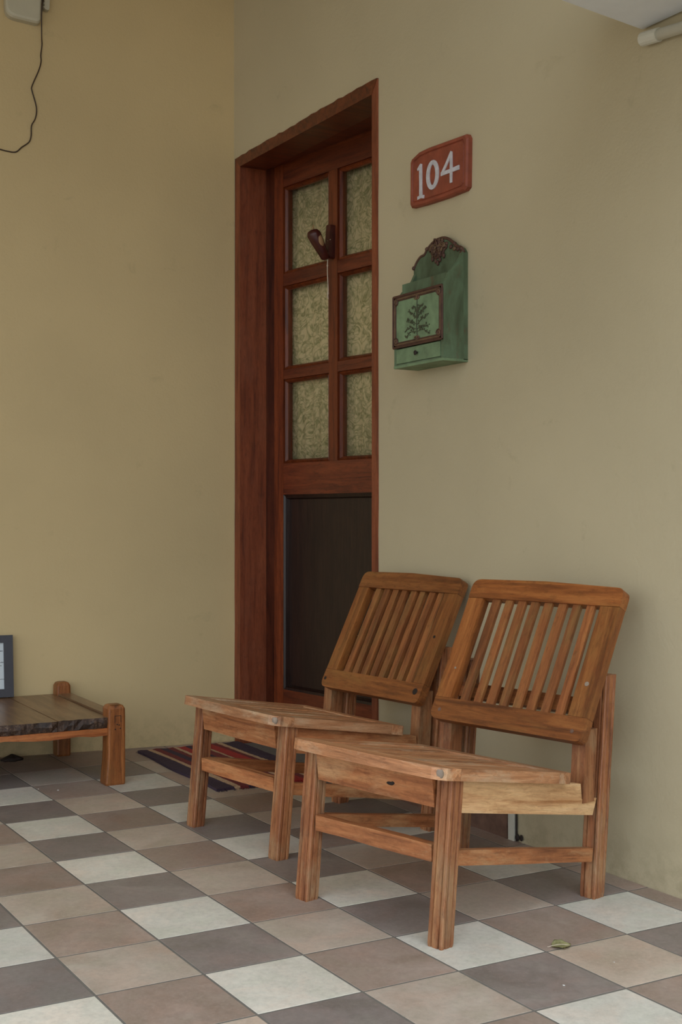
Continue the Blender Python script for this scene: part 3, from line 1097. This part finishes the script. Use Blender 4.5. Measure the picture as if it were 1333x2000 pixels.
# planks running front to back, with a broken dark front edge
xs = [0.006, -0.150, -0.335, -0.520, -0.700, -0.860, -BLEN + 0.052]
for a, b in zip(xs, xs[1:]):
    x1, x0 = a - 0.001, b + 0.001
    m = frame((x0, 0.0, 0.1712), (0, 1, 0), (1, 0, 0))
    w = x1 - x0
    bm = bmesh.new()
    n = 10
    top, bot = [], []
    depth = 0.545
    zt = 0.0315 + random.uniform(-0.0008, 0.0008)
    # build in bench coordinates then move to grain-aligned frame
    F, Bk = [], []
    fr_t, fr_b = [], []
    for i in range(n + 1):
        x = x0 + w * i / n
        jt = random.uniform(-0.003, 0.003)
        fr_t.append((x, 0.004 + jt, 0.1712 + zt + random.uniform(-0.001, 0.0)))
        fr_b.append((x, 0.010 + random.uniform(-0.005, 0.004), 0.1712))
    mi = m.inverted()
    T0 = [bm.verts.new(mi @ Vector(p)) for p in fr_t]
    Mi = [bm.verts.new(mi @ Vector((p[0], p[1] + random.uniform(-0.005, 0.004), p[2] - 0.014 + random.uniform(-.004, .004)))) for p in fr_t]
    B0 = [bm.verts.new(mi @ Vector(p)) for p in fr_b]
    T1 = [bm.verts.new(mi @ Vector((p[0], depth, 0.1712 + zt))) for p in fr_t]
    B1 = [bm.verts.new(mi @ Vector((p[0], depth, 0.1712))) for p in fr_b]
    for i in range(n):
        bm.faces.new((T0[i], T0[i + 1], T1[i + 1], T1[i]))
        bm.faces.new((B0[i], B1[i], B1[i + 1], B0[i + 1]))
        f = bm.faces.new((Mi[i], Mi[i + 1], T0[i + 1], T0[i]))
        f.material_index = 1
        f = bm.faces.new((B0[i], B0[i + 1], Mi[i + 1], Mi[i]))
        f.material_index = 1
        bm.faces.new((T1[i], T1[i + 1], B1[i + 1], B1[i]))
    for q in (0, n):
        bm.faces.new((T0[q], T1[q], B1[q], B0[q], Mi[q]))
    link('plank', bm, ['bench_top', 'bench_edge'], bn, m)

# picture frame standing on the bench
pf = empty('picture_frame', (0, 0, 0), label='black framed paper notice standing on the low bench, cut by the left picture edge', cat='frame')
# right edge near x=.09 at the wall
zB = 0.2035
PFW, PFH = 0.26, 0.203
lean_p = rad(7)
wall_dir = Vector((1, LS, 0)).normalized()
up_p = Vector((-LS * math.sin(lean_p) * 0, math.sin(lean_p), math.cos(lean_p))).normalized()
base_r = Vector((0.076, lwy(0.076) - 0.034, zB))
mP = frame(base_r - wall_dir * PFW, wall_dir, up_p)      # x along wall, y up the frame, z = x cross y
szp = 1 if mP.col[2][1] < 0 else -1                       # z sign that faces the viewer
pf.matrix_world = mP
fwid = 0.030
for nm, a, b in (('frame_side', (0, 0), (fwid, PFH)), ('frame_side', (PFW - fwid, 0), (PFW, PFH)), ('frame_rail', (fwid, 0), (PFW - fwid, 0.027)), ('frame_rail', (fwid, PFH - 0.024), (PFW - fwid, PFH))):
    z0, z1 = sorted((0.0, 0.016 * szp))
    box(nm, (a[0], a[1], z0), (b[0], b[1], z1), 'black', pf, None, 0.0015)
z0, z1 = sorted((0.004 * szp, 0.008 * szp))
box('paper', (fwid, 0.026, z0), (PFW - fwid, PFH - 0.023, z1), 'paper', pf)
bm = bmesh.new()
for (yy, xe, ln) in ((0.150, 0.2265, 0.14), (0.113, 0.2285, 0.15), (0.102, 0.222, 0.13), (0.128, 0.215, 0.12), (0.058, 0.230, 0.17), (0.080, 0.21, 0.1)):
    x = xe
    while x > xe - ln:
        w_ = random.uniform(0.002, 0.005)
        z0, z1 = sorted((0.0079 * szp, 0.0084 * szp))
        add_box(bm, (x - w_, yy, z0), (x, yy + random.uniform(0.0015, 0.003), z1))
        x -= w_ + 0.0014
link('writing', bm, 'ink', pf)

# ---------------------------------------------------------------- striped mat
mat_o = empty('door_mat', (0.470, -0.128, 0.0), rad(0.0), 'red, navy and cream striped woven mat lying before the door', 'mat')
bm = bmesh.new()
nx, ny = 26, 44
V = []
for i in range(nx + 1):
    row = []
    for j in range(ny + 1):
        u, v_ = i / nx, j / ny
        x = 0.375 * u + (-0.022 * (1 - v_) + 0.0 * v_) * (1 - u) + 0.004 * math.sin(v_ * 9) * (1 if i in (0, nx) else 0)
        y = 0.655 * v_ + 0.004 * math.sin(u * 12) * (1 if j in (0, ny) else 0)
        z = 0.0075 + 0.0015 * math.sin(u * 40) * math.sin(v_ * 7) + random.uniform(0, 0.0012)
        row.append(bm.verts.new((x, y, z)))
    V.append(row)
for i in range(nx):
    for j in range(ny):
        bm.faces.new((V[i][j], V[i + 1][j], V[i + 1][j + 1], V[i][j + 1]))
ed = [e for e in bm.edges if len(e.link_faces) == 1]
r = bmesh.ops.extrude_edge_only(bm, edges=ed)
for v_ in [g_ for g_ in r['geom'] if isinstance(g_, bmesh.types.BMVert)]:
    v_.co.z = 0.0004
link('weave', bm, 'rug', mat_o, smooth=False)
bm = bmesh.new()
for i in range(56):
    for yy, s_ in ((0.0, -1), (0.655, 1)):
        x = 0.375 * (i + random.uniform(0.2, 0.8)) / 56 - (0.02 if s_ < 0 and i < 4 else 0)
        add_tube(bm, [(x, yy - s_ * 0.004, 0.005), (x + random.uniform(-.003, .003), yy + s_ * 0.006, 0.003), (x + random.uniform(-.005, .005), yy + s_ * 0.011, 0.0012)], 0.0011, 4)
o = link('fringe', bm, 'rug', mat_o)
o['kind'] = 'stuff'

# ---------------------------------------------------------------- number sign on the right wall
sign = empty('number_sign', (WX, -0.66, 1.72), label='terracotta plaque with hand-painted white number 104 on the wall', cat='sign')


def sp(y, z, x=0.0):
    return (-x, y + 0.66, z - 1.72)


outline = [(-0.537, 1.776), (-0.536, 1.656), (-0.541, 1.649), (-0.60, 1.645), (-0.70, 1.642), (-0.778, 1.643), (-0.789, 1.650), (-0.791, 1.72), (-0.792, 1.776), (-0.785, 1.787),
           (-0.70, 1.791), (-0.62, 1.795), (-0.575, 1.794), (-0.543, 1.784)]
cen = (-0.664, 1.718)


def inset(pts, k_):
    return [(cen[0] + (p[0] - cen[0]) * (1 - k_ / 0.133), cen[1] + (p[1] - cen[1]) * (1 - k_ / 0.078)) for p in pts]


bm = bmesh.new()
rings = [[sp(y, z, 0) for y, z in outline], [sp(y, z, 0.013) for y, z in outline], [sp(y, z, 0.018) for y, z in inset(outline, 0.004)],
         [sp(y, z, 0.018) for y, z in inset(outline, 0.011)], [sp(y, z, 0.0145) for y, z in inset(outline, 0.013)], [sp(y, z, 0.0145) for y, z in inset(outline, 0.0145)],
         [sp(y, z, 0.017) for y, z in inset(outline, 0.0165)]]
loft(bm, rings)
link('plaque', bm, 'sign_r', sign)


def stroke(bm, pts, ws, x0=0.0165, x1=0.0195):
    """flat brush stroke through (y,z) points with widths ws"""
    P = [Vector(p) for p in pts]
    L_, R_ = [], []
    for i, p in enumerate(P):
        t = (P[min(i + 1, len(P) - 1)] - P[max(i - 1, 0)]).normalized()
        nn = Vector((-t.y, t.x)) * ws[i] / 2
        L_.append(p + nn)
        R_.append(p - nn)
    for xx in (x0, x1):
        pass
    rings = []
    for a_, b_ in zip(L_, R_):
        rings.append([sp(a_.x, a_.y, x0), sp(a_.x, a_.y, x1), sp(b_.x, b_.y, x1), sp(b_.x, b_.y, x0)])
    loft(bm, rings)


bm = bmesh.new()
stroke(bm, [(-0.5885, 1.757), (-0.5888, 1.73), (-0.589, 1.70), (-0.5895, 1.667)], [0.011, 0.013, 0.012, 0.014])
stroke(bm, [(-0.574, 1.745), (-0.581, 1.749), (-0.590, 1.757)], [0.006, 0.009, 0.006], 0.0161, 0.0191)
stroke(bm, [(-0.574, 1.668), (-0.589, 1.669), (-0.604, 1.666)], [0.009, 0.008, 0.009], 0.0163, 0.0193)
o = link('numeral', bm, 'white_p', sign)
tag(o, 'white numeral 1')
bm = bmesh.new()
pts, ws = [], []
for i in range(29):
    a_ = math.pi / 2 + 2 * math.pi * i / 28
    pts.append((-0.643 - 0.0210 * math.cos(a_), 1.7155 + 0.0335 * math.sin(a_)))
    ws.append(0.0115 + 0.003 * abs(math.cos(a_)))
stroke(bm, pts, ws)
o = link('numeral', bm, 'white_p', sign)
tag(o, 'white numeral 0')
bm = bmesh.new()
stroke(bm, [(-0.727, 1.756), (-0.705, 1.729), (-0.684, 1.706)], [0.009, 0.0095, 0.010])
stroke(bm, [(-0.681, 1.7075), (-0.72, 1.707), (-0.760, 1.707)], [0.010, 0.010, 0.012], 0.0167, 0.0197)
stroke(bm, [(-0.7255, 1.756), (-0.7255, 1.715), (-0.7245, 1.675)], [0.009, 0.011, 0.009], 0.0163, 0.0193)
o = link('numeral', bm, 'white_p', sign)
tag(o, 'white numeral 4')

# ---------------------------------------------------------------- green letter box
lb = empty('letter_box', (WX, -0.668, 1.20), label='distressed green wooden wall letter box with carved brown scroll crown', cat='letter box')


def B(x, y, z):
    """wall coordinates: x = distance out from the wall"""
    return (-(x if x < 0.02 else 0.02 + (x - 0.02) * 0.89), y + 0.668, z - 1.20)


YL, YR = -0.550, -0.773
# back board with scrolled crown, (y,z) outline
cr = [(YL, 1.205), (YR, 1.205), (YR, 1.484), (-0.762, 1.498), (-0.742, 1.506), (-0.722, 1.522), (-0.700, 1.534), (-0.676, 1.5395), (-0.650, 1.538), (-0.628, 1.530), (-0.612, 1.520),
      (-0.600, 1.509), (-0.584, 1.507), (-0.571, 1.500), (-0.560, 1.490), (-0.550, 1.476)]
bm = bmesh.new()
A_ = [bm.verts.new(B(0.0, y, z)) for y, z in cr]
C_ = [bm.verts.new(B(0.014, y, z)) for y, z in cr]
bm.faces.new(A_)
bm.faces.new(C_[::-1])
for q in range(len(cr)):
    bm.faces.new((A_[q], C_[q], C_[(q + 1) % len(cr)], A_[(q + 1) % len(cr)]))
link('back_board', bm, 'green', lb)
bm = bmesh.new()
top = cr[2:]
add_tube(bm, [B(0.014, y, z + 0.001) for y, z in smooth_path([(a_[0], a_[1], 0) for a_ in top], 3) for y, z in [(y, z)]] if False else
         [B(0.013, p.x, p.y) for p in smooth_path([(a_[0], a_[1], 0) for a_ in top], 3)], 0.0042, 8)
for y, z, r_ in ((-0.551, 1.481, 0.0062), (-0.765, 1.494, 0.006), (-0.612, 1.522, 0.006), (-0.735, 1.514, 0.005)):
    add_blob(bm, B(0.014, y, z), (0.006, r_, r_), 8)
link('scroll_edge', bm, 'carved', lb, smooth=True)
# crown rosette: overlapping carved petals and curls
bm = bmesh.new()
random.seed(11)
for i in range(40):
    a_ = random.uniform(0, 2 * math.pi)
    r_ = math.sqrt(random.random())
    y = -0.662 + 0.034 * r_ * math.cos(a_)
    z = 1.513 + 0.025 * r_ * math.sin(a_)
    rr, ph0, tw = random.uniform(0.004, 0.009), random.uniform(0, 6.28), random.choice((-1, 1))
    h_ = 0.016 + 0.007 * (1 - r_)
    pts = [B(h_ + 0.001 * math.sin(t), y + rr * (1 - t / 12) * math.cos(ph0 + tw * t * 0.55), z + rr * (1 - t / 12) * math.sin(ph0 + tw * t * 0.55)) for t in range(9)]
    add_tube(bm, pts, [0.0026 - 0.0002 * t for t in range(9)], 5, random.choice((0, 0, 1)))
add_blob(bm, B(0.0145, -0.662, 1.512), (0.004, 0.034, 0.025), 12, 0)
for s_ in (-1, 1):
    for r_ in (0.008, 0.013, 0.018):
        pts = [B(0.019, -0.664 + s_ * (0.018 + (r_ * (1 - t / 16)) * math.cos(t * 0.55)), 1.512 + (r_ * (1 - t / 16)) * math.sin(t * 0.55)) for t in range(13)]
        add_tube(bm, pts, 0.0018, 5, 1)
for y, z in ((-0.655, 1.482), (-0.664, 1.475), (-0.673, 1.483), (-0.69, 1.490), (-0.64, 1.490)):
    add_blob(bm, B(0.016, y, z), (0.004, 0.0055, 0.0075), 6, 0)
for y, z in ((-0.720, 1.508), (-0.735, 1.500), (-0.750, 1.496), (-0.764, 1.484), (-0.70, 1.520), (-0.762, 1.472)):
    add_blob(bm, B(0.015, y, z), (0.004, 0.008, 0.006), 6, random.choice((0, 1)))
link('crown_rosette', bm, ['carved', 'carved_l'], lb, smooth=True)
# side panels (x out from wall, z)
side = [(0.0142, 1.207), (0.086, 1.207), (0.086, 1.386), (0.089, 1.399), (0.080, 1.405), (0.072, 1.413), (0.067, 1.424), (0.060, 1.433), (0.047, 1.444), (0.034, 1.457), (0.024, 1.472), (0.0142, 1.492)]
for y0, y1 in ((YR, YR + 0.011), (YL - 0.011, YL)):
    bm = bmesh.new()
    s_ = side if y0 == YR else [(x, min(z, 1.207 + (z - 1.207) * 0.9 + 0.0)) for x, z in side]
    A_ = [bm.verts.new(B(x, y0, z)) for x, z in s_]
    C_ = [bm.verts.new(B(x, y1, z)) for x, z in s_]
    bm.faces.new(A_)
    bm.faces.new(C_[::-1])
    for q in range(len(s_)):
        bm.faces.new((A_[q], C_[q], C_[(q + 1) % len(s_)], A_[(q + 1) % len(s_)]))
    link('side_panel', bm, 'green', lb)


def lbox(name, x0, x1, y0, y1, z0, z1, mat, bevel=0.0, parent=lb):
    a_, b_ = B(x1, min(y0, y1), z0), B(x0, max(y0, y1), z1)
    return box(name, a_, b_, mat, parent, None, bevel)


lbox('bottom_board', 0.0, 0.088, YR, YL, 1.200, 1.2068, 'green_l')
lbox('middle_board', 0.058, 0.065, YR + 0.0112, YL - 0.0112, 1.25, 1.430, 'green', 0.001)
lbox('front_board', 0.077, 0.086, YR + 0.0112, YL - 0.0112, 1.256, 1.394, 'green')
# floral panel: brown frame and pale green field
pan = lbox('floral_panel', 0.0862, 0.0885, YR + 0.001, YL + 0.001, 1.256, 1.394, 'green_l')
bm = bmesh.new()
y0, y1, z0, z1 = YR, YL + 0.002, 1.254, 1.396
for off, rr in ((0.002, 0.0032), (0.0095, 0.0022), (0.0145, 0.0012)):
    P = [B(0.089, y0 + off, z0 + off), B(0.089, y1 - off, z0 + off), B(0.089, y1 - off, z1 - off), B(0.089, y0 + off, z1 - off)]
    for q in range(4):
        add_tube(bm, [P[q], P[(q + 1) % 4]], rr, 6, 0 if off != 0.0095 else 1)
fr = bmesh.new()
for a_, b_ in (((y0, z0), (y1, z0 + 0.013)), ((y0, z1 - 0.013), (y1, z1)), ((y0, z0), (y0 + 0.013, z1)), ((y1 - 0.013, z0), (y1, z1))):
    pa, pb = B(0.0895, a_[0], a_[1]), B(0.0884, b_[0], b_[1])
    add_box(bm, pa, pb, 0)
fr.free()
for cy in (y0 + 0.016, y1 - 0.016):
    for cz in (z0 + 0.018, z1 - 0.018):
        for r_ in (0.006, 0.011):
            pts = [B(0.0905, cy + r_ * (1 - t / 26) * math.cos(t * 0.6), cz + r_ * (1 - t / 26) * math.sin(t * 0.6)) for t in range(12)]
            add_tube(bm, pts, 0.0016, 5, 1 if r_ < 0.01 else 0)
        add_blob(bm, B(0.0895, cy, cz), (0.002, 0.008, 0.010), 8, 0)
ym = (y0 + y1) / 2
for cz, sgz in ((z0 + 0.016, 1), (z1 - 0.016, -1)):
    add_blob(bm, B(0.0895, ym, cz), (0.002, 0.008, 0.008), 8, 0)
    for s_ in (-1, 1):
        pts = [B(0.0905, ym + s_ * (0.006 + 0.006 * math.cos(t * 0.6)), cz + sgz * 0.006 * math.sin(t * 0.6)) for t in range(9)]
        add_tube(bm, pts, 0.0014, 5, 1)
link('carved_border', bm, ['carved', 'carved_l'], pan)
# flowering sprig in low relief
bm = bmesh.new()
random.seed(5)
add_tube(bm, smooth_path([B(0.0892, ym - 0.001, z0 + 0.022), B(0.090, ym + 0.001, z0 + 0.05), B(0.090, ym, z0 + 0.08), B(0.0892, ym, z1 - 0.02)]), 0.0013, 5)
for s_ in (-1, 1):
    for zz, ln, bend in ((0.040, 0.050, 0.004), (0.052, 0.046, 0.018), (0.068, 0.036, 0.024), (0.034, 0.054, -0.010), (0.086, 0.022, 0.016)):
        pts = smooth_path([B(0.0892, ym, z0 + zz), B(0.090, ym + s_ * ln * 0.5, z0 + zz + bend * 0.4 + 0.006), B(0.0892, ym + s_ * ln, z0 + zz + bend)], 4)
        add_tube(bm, pts, 0.0009, 4)
        for p in pts[2:]:
            for _ in range(2):
                add_blob(bm, (p.x - 0.0003, p.y + random.uniform(-.005, .005), p.z + random.uniform(-.005, .005)), (0.0012, random.uniform(.0015, .0034), random.uniform(.0015, .0034)), 5)
for zz in (0.075, 0.083, 0.091, 0.099):
    add_blob(bm, B(0.0895, ym, z0 + zz), (0.0018, 0.005 - zz * 0.02, 0.005), 8)
link('sprig_relief', bm, plain('sprig_green_brown', srgb(70, 72, 50), 0.7, var=0.4, scale=90), pan)
dr = lbox('drawer', 0.070, 0.0875, YR + 0.013, YL - 0.013, 1.2118, 1.2505, 'green_l', 0.0012)
lbox('drawer_rail', 0.070, 0.087, YR + 0.0112, YL - 0.0112, 1.2069, 1.2105, 'green')
bm = bmesh.new()
add_tube(bm, [B(0.087, -0.660, 1.232), B(0.091, -0.660, 1.232), B(0.096, -0.660, 1.232), B(0.0985, -0.660, 1.232)], [0.003, 0.003, 0.0068, 0.004], 12)
link('knob', bm, 'pothole', dr, smooth=True)

# ---------------------------------------------------------------- electrical box and loose cable on the left wall
eb = empty('wall_box', (0, 0, 0), label='rounded grey plastic electrical box high on the left wall', cat='electrical box')
mE = frame((0.055, lwy(0.055), 2.436), (1, LS, 0), (0, 0, 1))      # x along wall, y up, z -> out of or into wall
sE = 1 if mE.col[2][1] < 0 else -1
eb.matrix_world = mE
out = rounded([(0.0, 0.015), (0.118, 0.003), (0.126, 0.20), (0.0, 0.21)], [0.034, 0.018, 0.02, 0.02], 7)
def sc_out(pts, k_):
    cx_ = sum(p[0] for p in pts) / len(pts)
    cy_ = sum(p[1] for p in pts) / len(pts)
    return [(cx_ + (p[0] - cx_) * k_, cy_ + (p[1] - cy_) * k_) for p in pts]
bm = bmesh.new()
loft(bm, [[(x, y, 0) for x, y in out], [(x, y, sE * 0.024) for x, y in out], [(x, y, sE * 0.031) for x, y in sc_out(out, 0.95)], [(x, y, sE * 0.033) for x, y in sc_out(out, 0.88)]])
link('housing', bm, 'plastic', eb, smooth=False)
bm = bmesh.new()
loft(bm, [[(x, y, z * sE) for x, y in rounded([(0.1262, 0.060), (0.148, 0.054), (0.153, 0.19), (0.1262, 0.19)], [0.003, 0.01, 0.01, 0.003], 4)] for z in (0.0, 0.022)])
link('side_cover', bm, 'plastic', eb)
bm = bmesh.new()
for zz in (0.058, 0.070, 0.082):
    add_blob(bm, (0.128, zz, sE * 0.024), (0.0035, 0.005, 0.004), 8)
link('clip', bm, 'plastic_d', eb)

cab = [[0.181, 0, 2.62], [0.18, 0, 2.53], [0.173, 0, 2.494], [0.178, 0, 2.409], [0.180, 0, 2.384], [0.176, 0, 2.349], [0.177, 0, 2.327], [0.169, 0, 2.296],
       [0.147, 0, 2.242], [0.147, 0, 2.225], [0.159, 0, 2.184], [0.162, 0, 2.158], [0.157, 0, 2.132], [0.145, 0, 2.108], [0.144, 0, 2.076], [0.137, 0, 2.053],
       [0.113, 0, 2.033], [0.093, 0, 2.015], [0.066, 0, 2.015], [0.041, 0, 2.019], [0.007, 0, 2.029], [-0.06, 0, 2.06], [-0.16, 0, 2.11]]
P = []
for x, _, z in cab:
    off = 0.0035 if z < 2.39 else 0.037 if z < 2.7 and z > 2.415 else 0.02
    P.append((x - (0.0045 if z > 2.4 else 0), lwy(x) - off, z + (-0.004)))
bm = bmesh.new()
add_tube(bm, smooth_path(P, 4), 0.0021, 7)
cb = link('loose_cable', bm, 'cable', smooth=True)
tag(cb, 'thin dark cable hanging loose down the left wall from the grey box', 'cable')

# ---------------------------------------------------------------- brown slab and white strip at the foot of the right wall
sl = empty('wall_slab', (WX, -0.75, 0.0), label='rough brown board standing at the foot of the wall behind the chairs', cat='board')
pts = [(0.30, 0.0)] + [(0.30, 0.165), (0.05, 0.168), (-0.12, 0.162), (-0.191, 0.166), (-0.186, 0.12), (-0.192, 0.07), (-0.188, 0.03), (-0.190, 0.0)]
prism('board', pts, 0, -0.0075, -0.0006, 'board_brown', sl, None, 0.001)
st_ = empty('wall_strip', (WX, -0.955, 0.0), label='short whitish strip beside the brown board at the wall foot', cat='strip')
box('strip', (-0.009, -0.012, 0.0), (-0.0006, 0.010, 0.17), 'pvc', st_, None, 0.001)
bm = bmesh.new()
add_tube(bm, [(-0.004, -0.016, 0.001), (-0.004, -0.0155, 0.09), (-0.004, -0.0155, 0.172)], 0.0024, 6)
add_blob(bm, (-0.005, -0.020, 0.010), (0.004, 0.007, 0.009), 8)
add_blob(bm, (-0.004, -0.034, 0.012), (0.003, 0.006, 0.008), 8)
link('wire', bm, 'pothole', st_)


# ---------------------------------------------------------------- leaves and specks
def leaf_thing(name, loc, rz, L_, W_, curl, mat, label, cat='leaf'):
    o_ = empty(name, loc, rz, label, cat)
    bm = bmesh.new()
    n, m_ = 12, 6
    V = []
    for i in range(n + 1):
        t = i / n
        w = W_ * math.sin(math.pi * min(1, t * 0.97 + 0.03)) ** 0.75 * (1.15 - 0.4 * t)
        row = []
        for j in range(m_ + 1):
            s = j / m_ * 2 - 1
            z = 0.002 + curl * (s * s) * 0.7 + curl * 0.9 * math.sin(math.pi * t) * (0.5 + 0.5 * s) + 0.001 * math.sin(t * 17 + s * 3)
            row.append(bm.verts.new((L_ * t, w * s, z)))
        V.append(row)
    for i in range(n):
        for j in range(m_):
            bm.faces.new((V[i][j], V[i + 1][j], V[i + 1][j + 1], V[i][j + 1]))
    r = bmesh.ops.solidify(bm, geom=bm.faces[:], thickness=0.0005)
    link('blade', bm, mat, o_, smooth=True)
    bm = bmesh.new()
    add_tube(bm, smooth_path([(L_ * 0.98, 0, 0.0025 + 0.0), (L_ * 0.5, 0, 0.0032 + curl * .45), (0.0, 0, 0.003), (-L_ * 0.16, 0.001, 0.0012), (-L_ * 0.22, 0.002, 0.001)]), 0.0006, 5)
    link('stem', bm, 'string' if mat == 'leaf' else mat, o_)
    return o_


leaf_thing('fallen_leaf', (0.424, -1.588, 0.0), rad(-22), 0.036, 0.019, 0.004, 'leaf', 'curled dry green leaf lying on the tiles at right')
z_ = leaf_thing('withered_leaf', (0.365, -0.775, 0.0), rad(20), 0.026, 0.010, 0.006, 'leaf_b', 'dark withered leaf on the floor under the rear chair')
for (x, y, s) in ((-0.044, -1.774, 0.0026), (0.315, -1.741, 0.0022), (0.60, -1.775, 0.0018), (0.05, 0.11, 0.0032), (0.005, 0.155, 0.0022), (0.47, -1.70, 0.0014), (0.78, -1.55, 0.0016)):
    bm = bmesh.new()
    add_blob(bm, (0, 0, 0), (s, s * 1.3, s * 0.35), 7)
    o = link('lime_fleck', bm, 'fleck', smooth=True)
    o.location = (x, y, s * 0.3)
    tag(o, 'tiny white fleck lying on the floor tiles', 'fleck', 'white flecks scattered on the tiles')
bm = bmesh.new()
rings = []
for z, r_ in ((0.0, 1.0), (0.006, 1.03), (0.012, 0.7), (0.018, 0.3), (0.021, 0.08)):
    rings.append([(r_ * (0.034 + 0.008 * math.sin(a * 3.1)) * math.cos(a * 2 * math.pi / 18), r_ * (0.020 + 0.005 * math.cos(a * 2.3)) * math.sin(a * 2 * math.pi / 18), z) for a in range(18)])
loft(bm, rings)
o = link('dark_lump', bm, 'leaf_b', smooth=True)  # dark brown heap of unknown kind below the bench
o.location = (0.062, 0.610, 0.0)
tag(o, 'small dark crumpled cloth on the floor under the low bench', 'lump')
